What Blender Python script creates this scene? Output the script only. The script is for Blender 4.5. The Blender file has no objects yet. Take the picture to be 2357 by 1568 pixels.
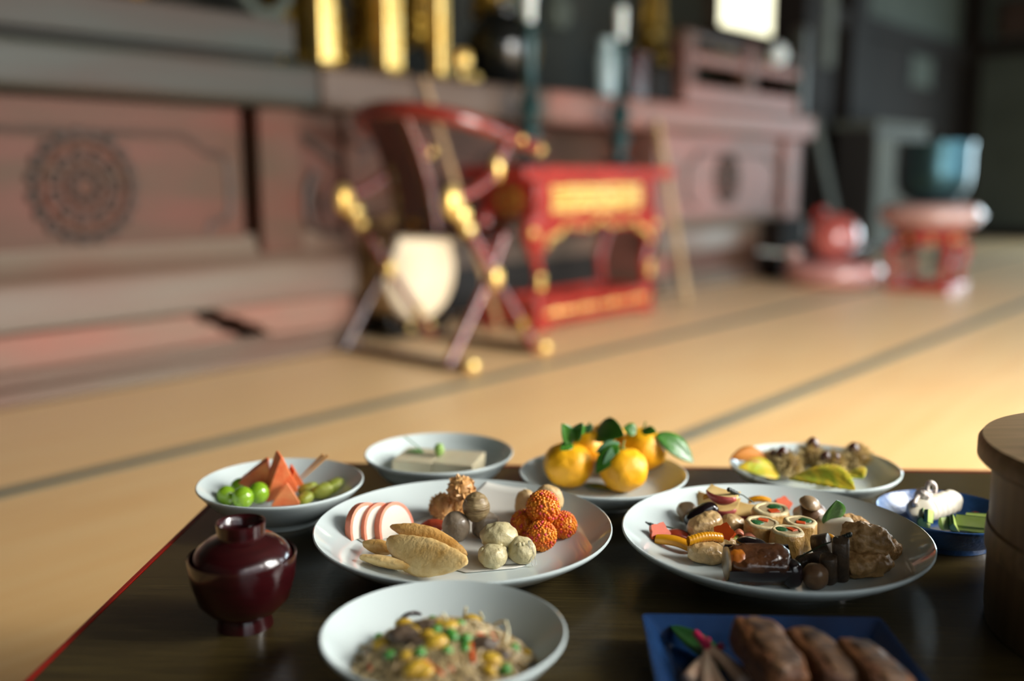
import bpy, math, random
from mathutils import Vector, Matrix, Euler, noise
R = math.radians
PI = math.pi
rnd = random.Random(7)
C = bpy.context.scene.collection
V3 = Vector

# ---------------------------------------------------------------- camera geometry
FPX = 35 / 36 * 2357
PITCH = R(9.5)
EYE = V3((0, 0, .73))
cp, sp = math.cos(PITCH), math.sin(PITCH)
def at(px, py, z):
    """point of the horizontal plane at height z that the photograph shows at px, py"""
    a, b = (px - 1178.5) / FPX, (784 - py) / FPX
    d = V3((a, cp + b * sp, -sp + b * cp))
    return EYE + d * ((z - EYE.z) / d.z)
# the hall is turned against the camera: s runs along the altar, n from the altar towards the windows
HALL = R(39.9)
dx, dy = math.sin(HALL), math.cos(HALL)
PHI = math.atan2(dy, dx)
def SN(s, n, z=0.0):
    return V3((s * dx + n * dy, s * dy - n * dx, z))
TZ = .33          # table top

# ---------------------------------------------------------------- mesh helpers
class G:
    def __init__(s): s.v, s.f = [], []
    def add(s, v, f, m=None):
        b = len(s.v)
        s.v += [tuple(m @ V3(p)) if m is not None else tuple(p) for p in v]
        s.f += [tuple(b + i for i in q) for q in f]
        return s
    def box(s, x0, x1, y0, y1, z0, z1, m=None):
        v = [(x, y, z) for z in (z0, z1) for y in (y0, y1) for x in (x0, x1)]
        return s.add(v, [(0, 2, 3, 1), (4, 5, 7, 6), (0, 1, 5, 4), (2, 6, 7, 3), (0, 4, 6, 2), (1, 3, 7, 5)], m)
    def lathe(s, prof, n=48, m=None, sx=1, sy=1, wob=None):
        v, f, rings = [], [], []
        for r, z in prof:
            if r < 1e-6:
                rings.append([len(v)]); v.append((0, 0, z))
            else:
                ring = []
                for i in range(n):
                    a = 2 * PI * i / n
                    k = r * (wob(a, z) if wob else 1)
                    ring.append(len(v)); v.append((k * math.cos(a) * sx, k * math.sin(a) * sy, z))
                rings.append(ring)
        for A, B in zip(rings, rings[1:]):
            for i in range(n):
                j = (i + 1) % n
                if len(A) == 1 and len(B) == 1: continue
                if len(A) == 1: f.append((A[0], B[j], B[i]))
                elif len(B) == 1: f.append((A[i], A[j], B[0]))
                else: f.append((A[i], A[j], B[j], B[i]))
        return s.add(v, f, m)
    def tube(s, pts, rad, n=8, m=None, flat=1.0):
        pts = [V3(p) for p in pts]
        k = len(pts)
        rr = rad if isinstance(rad, (list, tuple)) else [rad] * k
        v, f = [], []
        T0 = (pts[1] - pts[0]).normalized()
        N = T0.orthogonal().normalized()
        if abs(T0.z) < .9:
            N = (V3((0, 0, 1)) - T0 * T0.z).normalized()
        for i, p in enumerate(pts):
            T = (pts[min(i + 1, k - 1)] - pts[max(i - 1, 0)]).normalized()
            N = (N - T * N.dot(T)).normalized()
            B = T.cross(N)
            for j in range(n):
                a = 2 * PI * j / n
                v.append(p + (N * math.cos(a) * flat + B * math.sin(a)) * rr[i])
        for i in range(k - 1):
            for j in range(n):
                q = (j + 1) % n
                f.append((i * n + j, i * n + q, (i + 1) * n + q, (i + 1) * n + j))
        f.append(tuple(range(n))[::-1]); f.append(tuple((k - 1) * n + j for j in range(n)))
        return s.add(v, f, m)
    def blob(s, c, r, amp=0, freq=30, seed=0, nu=40, nv=28, m=None, ridged=False, shape=None):
        c = V3(c); r = V3(r) if hasattr(r, '__len__') else V3((r, r, r))
        off = V3((seed * 3.7, seed * 1.3, seed * 5.1))
        v, f = [], []
        for i in range(nv + 1):
            th = PI * i / nv
            for j in range(nu if 0 < i < nv else 1):
                ph = 2 * PI * j / nu
                d = V3((math.sin(th) * math.cos(ph), math.sin(th) * math.sin(ph), math.cos(th)))
                q = V3((d.x * r.x, d.y * r.y, d.z * r.z))
                if shape: q = V3(shape(d, q))
                if amp:
                    h = .7 * noise.noise(q * freq + off) + .7 * noise.noise(q * freq * 2.3 + off) + .18 * noise.noise(q * freq * 5.1 + off)
                    if ridged: h = 1 - 2 * abs(h)
                    q = q * (1 + amp * h)
                v.append(q + c)
        def idx(i, j):
            if i == 0: return 0
            if i == nv: return 1 + (nv - 1) * nu
            return 1 + (i - 1) * nu + j % nu
        for i in range(nv):
            for j in range(nu):
                a, b, d_, e = idx(i, j), idx(i + 1, j), idx(i + 1, j + 1), idx(i, j + 1)
                if i == 0: f.append((a, b, d_))
                elif i == nv - 1: f.append((a, b, e))
                else: f.append((a, b, d_, e))
        return s.add(v, f, m)
    def prism(s, out, z0, z1, m=None, inset=0):
        n = len(out)
        if inset:
            cx = sum(p[0] for p in out) / n; cy = sum(p[1] for p in out) / n
            out2 = [(cx + (p[0] - cx) * (1 - inset), cy + (p[1] - cy) * (1 - inset)) for p in out]
        else: out2 = out
        v = [(p[0], p[1], z0) for p in out] + [(p[0], p[1], z1) for p in out2]
        f = [tuple(range(n))[::-1], tuple(range(n, 2 * n))]
        f += [(i, (i + 1) % n, n + (i + 1) % n, n + i) for i in range(n)]
        return s.add(v, f, m)
    def sheet(s, fn, nu, nv, m=None):
        v = [fn(i / nu, j / nv) for i in range(nu + 1) for j in range(nv + 1)]
        f = [(i * (nv + 1) + j, (i + 1) * (nv + 1) + j, (i + 1) * (nv + 1) + j + 1, i * (nv + 1) + j + 1)
             for i in range(nu) for j in range(nv)]
        return s.add(v, f, m)
def XZ(y0=0):      # prism drawn in x,z and extruded along +y
    return Matrix(((1, 0, 0, 0), (0, 0, 1, y0), (0, 1, 0, 0), (0, 0, 0, 1)))
def TR(loc=(0, 0, 0), rot=(0, 0, 0), sc=(1, 1, 1)):
    return Matrix.LocRotScale(V3(loc), Euler(rot), V3(sc))

def build(name, g, mat, parent=None, smooth=40, bevel=0, solid=0, seg=2, sub=0):
    me = bpy.data.meshes.new(name)
    me.from_pydata(g.v, [], g.f)
    me.validate()
    import bmesh
    bm = bmesh.new(); bm.from_mesh(me)
    bmesh.ops.recalc_face_normals(bm, faces=bm.faces)
    bm.to_mesh(me); bm.free()
    for m in (mat if isinstance(mat, (list, tuple)) else [mat]): me.materials.append(m)
    o = bpy.data.objects.new(name, me); C.objects.link(o)
    if parent is not None: o.parent = parent
    if smooth:
        me.shade_smooth()
        if smooth < 180: me.set_sharp_from_angle(angle=R(smooth))
    if solid:
        k = o.modifiers.new('solid', 'SOLIDIFY'); k.thickness = solid; k.offset = 0
    if bevel:
        k = o.modifiers.new('bevel', 'BEVEL'); k.width = bevel; k.segments = seg; k.limit_method = 'ANGLE'; k.angle_limit = R(35)
    if sub:
        k = o.modifiers.new('sub', 'SUBSURF'); k.levels = sub; k.render_levels = sub
    return o
def tag(o, label, cat, group=None):
    o['label'] = label; o['category'] = cat
    if group: o['group'] = group
    return o
def thing(name, label, cat, loc=(0, 0, 0), rz=0.0, group=None):
    o = bpy.data.objects.new(name, None); C.objects.link(o)
    o.empty_display_size = .02
    o.location = loc; o.rotation_euler = rz if hasattr(rz, '__len__') else (0, 0, rz)
    return tag(o, label, cat, group)
def solo(name, g, mat, label, cat, loc=(0, 0, 0), rot=0.0, group=None, **k):
    o = build(name, g, mat, None, **k)
    o.location = loc; o.rotation_euler = rot if hasattr(rot, '__len__') else (0, 0, rot)
    return tag(o, label, cat, group)
def struct(name, g, mat, **k):
    o = build(name, g, mat, None, **k); o['kind'] = 'structure'; return o
def stuff(o): o['kind'] = 'stuff'; return o
def bez(pts, n=12):
    """smooth curve through points (Catmull-Rom)"""
    pts = [V3(p) for p in pts]; out = []
    for i in range(len(pts) - 1):
        p0, p1, p2, p3 = pts[max(i - 1, 0)], pts[i], pts[i + 1], pts[min(i + 2, len(pts) - 1)]
        for k in range(n):
            t = k / n
            out.append(.5 * ((2 * p1) + (p2 - p0) * t + (2 * p0 - 5 * p1 + 4 * p2 - p3) * t * t + (3 * p1 - p0 - 3 * p2 + p3) * t ** 3))
    return out + [pts[-1]]

# ---------------------------------------------------------------- materials
def lin(h):
    if not isinstance(h, str): return (*h, 1)
    h = h.lstrip('#'); c = [int(h[i:i + 2], 16) / 255 for i in (0, 2, 4)]
    return (*[x / 12.92 if x <= .04045 else ((x + .055) / 1.055) ** 2.4 for x in c], 1)
def mat(name, c, rough=.5, c2=None, scale=20, stretch=None, bump=0, bscale=90, metal=0, spec=.5, coat=0, coat_r=.1,
        sss=0, sssr=(.01, .005, .003), trans=0, contrast=(.35, .65), detail=4, voronoi=False, rvar=0):
    m = bpy.data.materials.new(name); m.use_nodes = True
    nt = m.node_tree; N = nt.nodes; L = nt.links
    b = N['Principled BSDF']
    b.inputs['Base Color'].default_value = lin(c)
    b.inputs['Roughness'].default_value = rough
    b.inputs['Metallic'].default_value = metal
    b.inputs['Specular IOR Level'].default_value = spec
    b.inputs['Coat Weight'].default_value = coat
    b.inputs['Coat Roughness'].default_value = coat_r
    if sss:
        b.inputs['Subsurface Weight'].default_value = sss
        b.inputs['Subsurface Radius'].default_value = (1, .6, .4)
        b.inputs['Subsurface Scale'].default_value = sssr[0]
    if trans: b.inputs['Transmission Weight'].default_value = trans
    tc = N.new('ShaderNodeTexCoord'); mp = N.new('ShaderNodeMapping')
    L.new(tc.outputs['Object'], mp.inputs['Vector'])
    if stretch: mp.inputs['Scale'].default_value = stretch
    if c2 or rvar:
        n = N.new('ShaderNodeTexVoronoi' if voronoi else 'ShaderNodeTexNoise')
        n.inputs['Scale'].default_value = scale
        if not voronoi: n.inputs['Detail'].default_value = detail
        L.new(mp.outputs['Vector'], n.inputs['Vector'])
        r = N.new('ShaderNodeValToRGB')
        r.color_ramp.elements[0].position, r.color_ramp.elements[1].position = contrast
        r.color_ramp.elements[0].color = lin(c); r.color_ramp.elements[1].color = lin(c2 or c)
        src = n.outputs['Color'] if voronoi else n.outputs['Fac']
        L.new(src, r.inputs['Fac'])
        if c2: L.new(r.outputs['Color'], b.inputs['Base Color'])
        if rvar:
            ma = N.new('ShaderNodeMapRange'); L.new(src, ma.inputs['Value'])
            ma.inputs['To Min'].default_value = rough - rvar; ma.inputs['To Max'].default_value = rough + rvar
            L.new(ma.outputs['Result'], b.inputs['Roughness'])
    if bump:
        n2 = N.new('ShaderNodeTexNoise'); n2.inputs['Scale'].default_value = bscale; n2.inputs['Detail'].default_value = 3
        L.new(mp.outputs['Vector'], n2.inputs['Vector'])
        bp = N.new('ShaderNodeBump'); bp.inputs['Strength'].default_value = bump; bp.inputs['Distance'].default_value = .6 / bscale
        L.new(n2.outputs['Fac'], bp.inputs['Height']); L.new(bp.outputs['Normal'], b.inputs['Normal'])
    return m
def emit(name, c, st):
    m = bpy.data.materials.new(name); m.use_nodes = True
    b = m.node_tree.nodes['Principled BSDF']
    b.inputs['Base Color'].default_value = lin(c); b.inputs['Emission Color'].default_value = lin(c); b.inputs['Emission Strength'].default_value = st
    return m
M = {}
M['porcelain'] = mat('white porcelain', 'c3cdcc', .09, coat=.3, coat_r=.05)
M['blue_glaze'] = mat('blue glaze', '2c5389', .3, c2='1f4272', scale=60, bump=.25, bscale=160, coat=.15)
M['blue_glaze_dark'] = mat('deep blue glaze', '17365f', .24, c2='112b4f', scale=25)
M['lacquer_dark'] = mat('dark oiled table wood', '42371d', .20, spec=.4, c2='302715', scale=9, stretch=(1.5, 40, 8), bump=.08, bscale=60, rvar=.04)
M['lacquer_red'] = mat('vermilion table edge', '821810', .35)
M['soup_lacquer'] = mat('wine red lacquer', '310a0d', .2, c2='260709', scale=30, stretch=(1, 1, 12), coat=.5, coat_r=.12)
M['cypress'] = mat('cypress tub wood', '6b5233', .5, c2='584226', scale=10, stretch=(8, 8, 1))
M['cypress_lid'] = mat('cypress lid wood', '7a6040', .5, c2='65502f', scale=10, stretch=(1, 12, 6))
M['tatami'] = None
M['heri'] = mat('grey green tatami border', '5d6459', .8, c2='535b50', scale=200)
M['altar_red'] = mat('faded red altar wood', '61392e', .6, spec=.25, c2='4f3d30', scale=3, stretch=(.6, 2, 2.4), contrast=(.3, .7), rvar=.08)
M['altar_grey'] = mat('worn grey altar lacquer', '34362f', .5, spec=.3, c2='3d3028', scale=2.2, stretch=(.6, 2, 3), contrast=(.4, .75), rvar=.1)
M['altar_rail'] = mat('bounce lit pinkish grey rail', '6d5f52', .5, spec=.3, c2='6d5043', scale=2.2, stretch=(.6, 2, 3), contrast=(.4, .75))  # floor and sky bounce on the low altar put into the paler colour
M['altar_foot'] = mat('bounce lit pink red foot boards', '8d5a4c', .55, spec=.3, c2='7c6152', scale=3, stretch=(.6, 2, 2.4))  # paler red carries the bounce light reaching the foot boards
M['altar_brown'] = mat('worn brown beam', '5c4b40', .5, spec=.3, c2='54443a', scale=3, stretch=(.6, 2, 3))
M['altar_pink'] = mat('worn pink red boards', '8a594e', .55, spec=.25, c2='77574c', scale=3, stretch=(.6, 2, 2.4))
M['altar_carving'] = mat('blackened carving', '33271f', .6, c2='40302a', scale=12)
M['altar_dark'] = mat('dark altar carving', '3d3029', .5, c2='4c372f', scale=12)
M['altar_shadow'] = mat('shadow dark altar inside', '1d1814', .7)  # near black: shade of gaps and hollows put into the colour
M['gold'] = mat('gold leaf', 'f2d88e', .28, c2='e2b050', scale=25, metal=.7)
M['gold_old'] = mat('old gilding', 'a8842e', .38, c2='63491a', scale=14, metal=.7)
M['red_lacquer'] = mat('vermilion lacquer', 'a33026', .24, c2='8a241c', scale=6, coat=.4)
M['red_lacquer_dark'] = mat('brown red lacquer', '3f1610', .25, c2='33100c', scale=6, coat=.5)  # also used as the shaded tone of the vermilion and chair red
M['drum_lacquer'] = mat('pink red glossy lacquer', 'bd625a', .25, c2='ad5048', scale=6, spec=.8, coat=1, coat_r=.10)
M['chair_lacquer'] = mat('deep red chair lacquer', '7c2a22', .22, c2='5e1c17', scale=5, coat=.7, coat_r=.15)
M['pale_glaze'] = mat('pale blue white glaze', '93a6a8', .3)
M['bronze_green'] = mat('dark green bronze', '254648', .34, c2='182f30', scale=16, metal=.3)
M['black_lacquer'] = mat('black lacquer', '0c0e0d', .18, coat=.5)
M['wax'] = mat('white wax', 'dfe6e2', .5, sss=.3)
M['drum_skin'] = mat('cream drum skin', 'e6d3b4', .6, c2='dcc6a4', scale=6)
M['drum_wood'] = mat('tan drum wood', 'b08d62', .45, c2='96744b', scale=6, stretch=(1, 6, 1))
M['staff_wood'] = mat('pale staff wood', 'b3946a', .55, c2='a3845c', scale=20)
M['dark_wood'] = mat('dark brown timber', '1d1510', .8, spec=.2, c2='140f0b', scale=8, stretch=(1, 1, .2))
M['brown_wood'] = mat('brown timber', '382214', .55, c2='2a190e', scale=8)
M['wall_dark'] = mat('sooty green black wall', '1d2018', .7, c2='2a2413', scale=2)  # green black, browner in random patches
M['plaster'] = mat('grey green plaster', '444a42', .9, c2='3c423a', scale=3)
M['grey_cloth'] = mat('grey cloth', '4f5046', .85, c2='44463d', scale=6)
M['ceiling'] = mat('ceiling boards', '2e251b', .7, c2='241c14', scale=3, stretch=(8, 1, 1))
M['cushion_red'] = mat('pinkish red silk cushion', 'c58a84', .3, c2='b57872', scale=9, spec=.7, coat=1, coat_r=.12)
M['cushion_gold'] = mat('pale brocade cushion', 'c09c92', .3, c2='b48c82', scale=9, spec=.7, coat=1, coat_r=.12)
M['gong'] = mat('dark blue bronze gong', '35525a', .3, c2='27434c', scale=7, metal=.85)
M['paper'] = mat('white paper', 'd3d1c8', .7)
M['shoji'] = emit('sunlit paper window', 'fffbd8', 2.2)
M['frame'] = mat('window timber', '3b2a1b', .6)

def tatami():
    m = bpy.data.materials.new('woven straw mat'); m.use_nodes = True
    nt = m.node_tree; N = nt.nodes; L = nt.links; b = N['Principled BSDF']
    tc = N.new('ShaderNodeTexCoord'); mp = N.new('ShaderNodeMapping')
    L.new(tc.outputs['Object'], mp.inputs['Vector'])
    mp.inputs['Scale'].default_value = (.5, 7, 1)
    n = N.new('ShaderNodeTexNoise'); n.inputs['Scale'].default_value = 3; n.inputs['Detail'].default_value = 4
    L.new(mp.outputs['Vector'], n.inputs['Vector'])
    r = N.new('ShaderNodeValToRGB')
    r.color_ramp.elements[0].position = .3; r.color_ramp.elements[1].position = .75
    r.color_ramp.elements[0].color = lin('d4a564'); r.color_ramp.elements[1].color = lin('deb87c')
    L.new(n.outputs['Fac'], r.inputs['Fac']); L.new(r.outputs['Color'], b.inputs['Base Color'])
    w = N.new('ShaderNodeTexWave'); w.inputs['Scale'].default_value = 90; w.bands_direction = 'Y'
    L.new(tc.outputs['Object'], w.inputs['Vector'])
    bp = N.new('ShaderNodeBump'); bp.inputs['Strength'].default_value = .15; bp.inputs['Distance'].default_value = .002
    L.new(w.outputs['Fac'], bp.inputs['Height']); L.new(bp.outputs['Normal'], b.inputs['Normal'])
    b.inputs['Roughness'].default_value = .36; b.inputs['Specular IOR Level'].default_value = .7
    b.inputs['Sheen Weight'].default_value = .08; b.inputs['Sheen Roughness'].default_value = .35
    return m
M['tatami'] = tatami()

# ================================================================= THE ROOM
def hall(o, s=0, n=0): o.location = SN(s, n); o.rotation_euler = (0, 0, PHI); return o
# hall frame: local x = s, local y = -n
NWIN = 1.45
g = G().box(-3.2, 12.7, -NWIN - .2, 4.7, -.1, 0)
hall(struct('floor', g, M['tatami'], smooth=0))
for i, (n0, a, b) in enumerate([(-2.325, -3, 12.4), (-1.37, -3, 12.4), (-.415, -3, 12.4), (.54, -3, 12.4)]):
    hall(struct('trim_%d' % (i + 1), G().box(a, b, -n0 - .029, -n0 + .029, -.002, .0025), M['heri'], smooth=0))
HC = 3.3
hall(struct('ceiling', G().box(-3.2, 12.7, -NWIN - .2, 4.7, HC, HC + .1), M['ceiling'], smooth=0))
hall(struct('wall_altar', G().box(-3.2, 9.95, 4.5, 4.65, 0, HC), M['wall_dark'], smooth=0))
hall(struct('wall_back', G().box(-3.2, -3.0, -NWIN, 4.6, 0, HC), M['plaster'], smooth=0))
# side wall beyond the altar: boarded below, plaster above
hall(struct('wall_left', G().box(8.0, 12.6, 3.62, 3.78, 0, HC).box(9.8, 9.95, 3.7, 4.6, 0, HC), M['plaster'], smooth=0))
hall(struct('baseboard_left', G().box(8.0, 12.5, 3.56, 3.62, 0, 1.98), M['dark_wood'], smooth=0))
hall(struct('trim_6', G().box(8.0, 12.5, 3.50, 3.62, 1.98, 2.13), M['dark_wood'], smooth=0))
hall(struct('trim_7', G().box(7.86, 8.12, 3.5, 3.8, 0, HC), M['dark_wood'], smooth=0))
hall(struct('trim_8', G().box(8.75, 9.1, 3.46, 3.62, 0, HC), M['dark_wood'], smooth=0))
hall(struct('trim_9', G().box(8.22, 8.42, 3.49, 3.56, 1.62, HC), M['grey_cloth'], smooth=0))
EN = (-1.1, 1.9, .05, 2.0)      # open doorway in the end wall, y from-to, z from-to
hall(struct('wall_end', G().box(12.5, 12.65, EN[1], 3.7, 0, HC).box(12.5, 12.65, -NWIN, EN[0], 0, HC).box(12.5, 12.65, EN[0], EN[1], EN[3], HC).box(12.5, 12.65, EN[0], EN[1], 0, EN[2]), M['plaster'], smooth=0))
hall(struct('trim_10', G().box(12.42, 12.5, -NWIN, 3.62, 2.04, 2.2), M['dark_wood'], smooth=0))
hall(struct('trim_11', G().box(12.3, 12.5, 3.42, 3.62, 0, HC), M['dark_wood'], smooth=0))
hall(struct('baseboard_end', G().box(12.42, 12.5, EN[1] + .1, 3.42, 0, .12), M['dark_wood'], smooth=0))
# window wall with open sliding doors
OPEN = [(-1.5, 1.1, .05, 2.3), (1.6, 3.7, .05, 2.3), (4.8, 7.6, .05, 2.3)]  # first opening is added, out of view, as front fill for the table
g = G(); x = -3.2
for a, b, z0, z1 in OPEN:
    g.box(x, a, -NWIN - .12, -NWIN, 0, HC); g.box(a, b, -NWIN - .12, -NWIN, z1, HC); g.box(a, b, -NWIN - .12, -NWIN, 0, z0); x = b
g.box(x, 12.6, -NWIN - .12, -NWIN, 0, HC)
hall(struct('wall_right', g, M['plaster'], smooth=0))
for i, (a, b, z0, z1) in enumerate(OPEN):
    g = G()
    for xx in (a, (a + b) / 2, b): g.box(xx - .025, xx + .025, -NWIN - .1, -NWIN - .03, z0, z1)
    for zz in (z0, .75, 1.45, z1): g.box(a, b, -NWIN - .09, -NWIN - .04, zz - .02, zz + .02)
    hall(struct('window_%d' % (i + 1), g, M['frame'], smooth=0))
# small paper window behind the altar
w = struct('window_4', G().box(8.1, 9.62, 4.44, 4.5, 2.02, 2.75), M['shoji'], smooth=0); hall(w)
g = G()
for a, b in ((8.02, 8.1), (9.62, 9.7)): g.box(a, b, 4.4, 4.5, 1.95, 2.83)
for a, b in ((1.95, 2.02), (2.75, 2.83)): g.box(8.02, 9.7, 4.4, 4.5, a, b)
f_ = build('window_frame', g, M['frame'], w, smooth=0)

# ================================================================= THE ALTAR
AL = thing('altar', 'long worn red and grey carved wooden altar platform along the hall', 'altar', SN(0, -3.2), PHI)
def bar(x0, x1, y0, y1, z0, z1): return G().box(x0, x1, y0, y1, z0, z1)
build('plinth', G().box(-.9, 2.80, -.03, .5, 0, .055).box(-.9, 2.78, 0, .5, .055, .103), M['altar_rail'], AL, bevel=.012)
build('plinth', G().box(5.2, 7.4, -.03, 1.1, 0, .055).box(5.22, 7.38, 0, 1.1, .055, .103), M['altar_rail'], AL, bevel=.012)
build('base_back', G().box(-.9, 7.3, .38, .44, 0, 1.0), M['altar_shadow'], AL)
g = G().prism([(-.9, .103), (2.235, .103), (2.20, .13), (2.15, .145), (2.12, .175), (2.06, .19), (2.04, .222), (-.9, .222)], .03, .30, XZ())
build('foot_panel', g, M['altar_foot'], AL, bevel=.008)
g = G().prism([(2.37, .103), (2.77, .103), (2.77, .232), (2.12, .232), (2.14, .205), (2.2, .195), (2.25, .165), (2.30, .15), (2.33, .12)], .0, .30, XZ())
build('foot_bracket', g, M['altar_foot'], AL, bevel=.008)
build('foot_panel', G().box(5.22, 7.3, .03, .4, .103, .232), M['altar_red'], AL, bevel=.008)
build('foot_panel', G().box(2.85, 5.22, .42, .46, .02, .40), M['altar_red'], AL, bevel=.008)
def rail(x0, x1, y):   # rounded rail with a sloping moulding over it
    sec = [(y, .236), (y, .37), (y + .012, .39), (y + .03, .40), (y + .07, .44), (y + .09, .50), (y + .3, .50), (y + .3, .236)]
    n = len(sec)
    v = [(xx, p[0], p[1]) for xx in (x0, x1) for p in sec]
    f = [tuple(range(n))[::-1], tuple(range(n, 2 * n))] + [(i, (i + 1) % n, n + (i + 1) % n, n + i) for i in range(n)]
    return G().add(v, f)
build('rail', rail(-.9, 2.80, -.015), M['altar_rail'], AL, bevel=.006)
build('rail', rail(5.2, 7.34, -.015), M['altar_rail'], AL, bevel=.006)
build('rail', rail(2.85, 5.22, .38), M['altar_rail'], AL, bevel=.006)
def medallion(cx, cz, s=1.0, y=0.0):
    g = G()
    for k in range(19):
        a = 2 * PI * k / 19
        g.blob((cx + .165 * s * math.cos(a), y, cz + .165 * s * math.sin(a)), (.0235 * s, .018, .0235 * s), nu=10, nv=8)
    for k in range(11):
        a = 2 * PI * k / 11
        g.blob((cx + .098 * s * math.cos(a), y, cz + .098 * s * math.sin(a)), (.022 * s, .018, .022 * s), nu=10, nv=8)
    for k in range(7):
        a = 2 * PI * k / 7
        g.blob((cx + .044 * s * math.cos(a), y, cz + .044 * s * math.sin(a)), (.018 * s, .018, .018 * s), nu=10, nv=8)
    def ring(r, w):
        g.tube([(cx + r * s * math.cos(2 * PI * k / 40), y, cz + r * s * math.sin(2 * PI * k / 40)) for k in range(41)], w * s, 8)
    ring(.160, .007); ring(.044, .008)
    return g
def medallion_ring(cx, cz, s=1.0, y=0.0):
    g = G()
    for r, w in ((.132, .013), (.068, .009)):
        g.tube([(cx + r * s * math.cos(2 * PI * k / 40), y, cz + r * s * math.sin(2 * PI * k / 40)) for k in range(41)], w * s, 8)
    return g.blob((cx, y, cz), (.03 * s, .012, .03 * s), nu=14, nv=8)
def panel(x0, x1, y, med=None, inlay=True):
    p = build('panel', G().box(x0, x1, y, y + .06, .44, .975), M['altar_pink' if x0 > 5 else 'altar_red'], AL)
    if inlay:
        L_ = [(x0 + .33, .515), (x0 + .31, .55), (x0 + .26, .56), (x0 + .23, .60), (x0 + .23, .77), (x0 + .26, .80), (x0 + .31, .81), (x0 + .37, .85), (x0 + .40, .868)]
        R_ = [(x1 - .25, .868), (x1 - .21, .85), (x1 - .15, .81), (x1 - .10, .80), (x1 - .065, .77), (x1 - .06, .60), (x1 - .09, .56), (x1 - .14, .55), (x1 - .16, .515)]
        b = G()
        pts = bez([(q[0], y, q[1]) for q in (L_ + R_ if x0 > 0 else R_)], 5)
        if x0 <= 0: pts = [V3((x0, y, .868))] + pts
        b.tube(pts, .013, 8)
        build('border_inlay', b, M['altar_dark'], p)
    if med:
        build('medallion', medallion(*med, y=y), M['altar_carving'], p, smooth=180)
        build('medallion_ring', medallion_ring(*med, y=y), M['altar_red'], p, smooth=180)
    return p
panel(-.9, 2.30, .07, (1.672, .687, 1.06))
build('post', G().box(2.35, 2.55, .02, .3, .42, .98), M['altar_red'], AL, bevel=.008)
panel(2.56, 2.80, .09, inlay=False)
build('bracket', G().tube(bez([(2.57, .08, .90), (2.66, .08, .85), (2.78, .08, .78)], 6), .02, 8)
      .tube(bez([(2.66, .08, .74), (2.62, .08, .66), (2.62, .08, .55), (2.68, .08, .49), (2.79, .08, .475)], 6), .02, 8), M['altar_dark'], AL)
panel(2.85, 5.2, .36, (4.1, .70, .9))
build('side_panel', G().box(2.80, 2.85, .05, .4, .02, .98), M['altar_red'], AL)
build('post', G().box(5.2, 5.38, .02, .4, .10, .98), M['altar_pink'], AL, bevel=.008)
panel(5.4, 6.98, .06, (6.17, .70, .95))
build('post', G().box(7.0, 7.2, .02, .3, .10, .98), M['altar_pink'], AL, bevel=.008)
build('end_panel', G().box(7.2, 7.3, .05, 1.1, 0, .98), M['altar_red'], AL)
for x0, x1, mt in ((-.9, 2.62, 'altar_grey'), (2.62, 4.1, 'altar_brown'), (4.1, 7.36, 'altar_pink')):
    build('beam', G().box(x0 + .002, x1 - .002, -.035, .4, .982, 1.155), M[mt], AL, bevel=.035, seg=4)
build('deck', G().box(-.9, 7.3, .38, 1.2, 1.10, 1.15), M['altar_dark'], AL)
DZ = 1.155
def on_altar(s, back): return SN(s, -3.2 - back, DZ)
# raised step on the left of the deck
t = thing('altar_step', 'grey brown raised step on top of the altar at the upper left', 'altar step', SN(0, -3.2), PHI)
build('base', G().box(-.9, 2.52, .10, .85, DZ, 1.185), M['altar_shadow'], t)  # dark inset base, its colour stands for the shadow gap
build('top_block', G().box(-.9, 2.57, .06, .9, 1.185, 1.325), M['altar_grey'], t, bevel=.01)
# things standing on the step
P = [( 60 * PI / 180, 0)]
g = G()
pts = [(.115 * math.cos(2 * PI * k / 40), 0, .115 * math.sin(2 * PI * k / 40)) for k in range(41)]
t = thing('ring_stand', 'grey metal ring standing upright on the altar step', 'ring', SN(2.50, -3.36, 1.325), PHI)
build('ring', g.tube([(p[0], p[1], p[2] + .142) for p in pts], .024, 10), M['plaster'], t)
build('foot', G().box(-.07, .07, -.04, .04, 0, .02), M['plaster'], t)
t = thing('gilded_tray_stand', 'low gilded stand on the altar step beside the grey ring', 'stand', SN(2.02, -3.5, 1.325), PHI)
build('top', G().lathe([(0, .07), (.16, .07), (.17, .085), (.15, .095), (0, .095)], 32), M['gold_old'], t)
build('foot', G().lathe([(0, 0), (.09, 0), (.07, .03), (.05, .05), (.08, .07), (0, .07)], 32), M['gold_old'], t)
# gilded square posts of the inner shrine, standing on the deck
for i, (s, w, h, lab) in enumerate([(2.795, .085, 1.2, 'gilded square post nearest the raised altar step'),
                                    (3.165, .10, 1.2, 'broadest gilded square post, in the middle of three on the altar'),
                                    (3.50, .065, 1.2, 'slimmest gilded square post, right of the other two on the altar')]):
    t = thing('gilded_post', lab, 'post', on_altar(s, .17), PHI, 'gilded posts on the altar')
    build('shaft', G().box(-w / 2, w / 2, -w / 2, w / 2, .03, h), M['gold'], t, bevel=.012, seg=3)
    build('base', G().box(-w / 2 - .012, w / 2 + .012, -w / 2 - .012, w / 2 + .012, 0, .03), M['gold_old'], t, bevel=.005)
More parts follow.
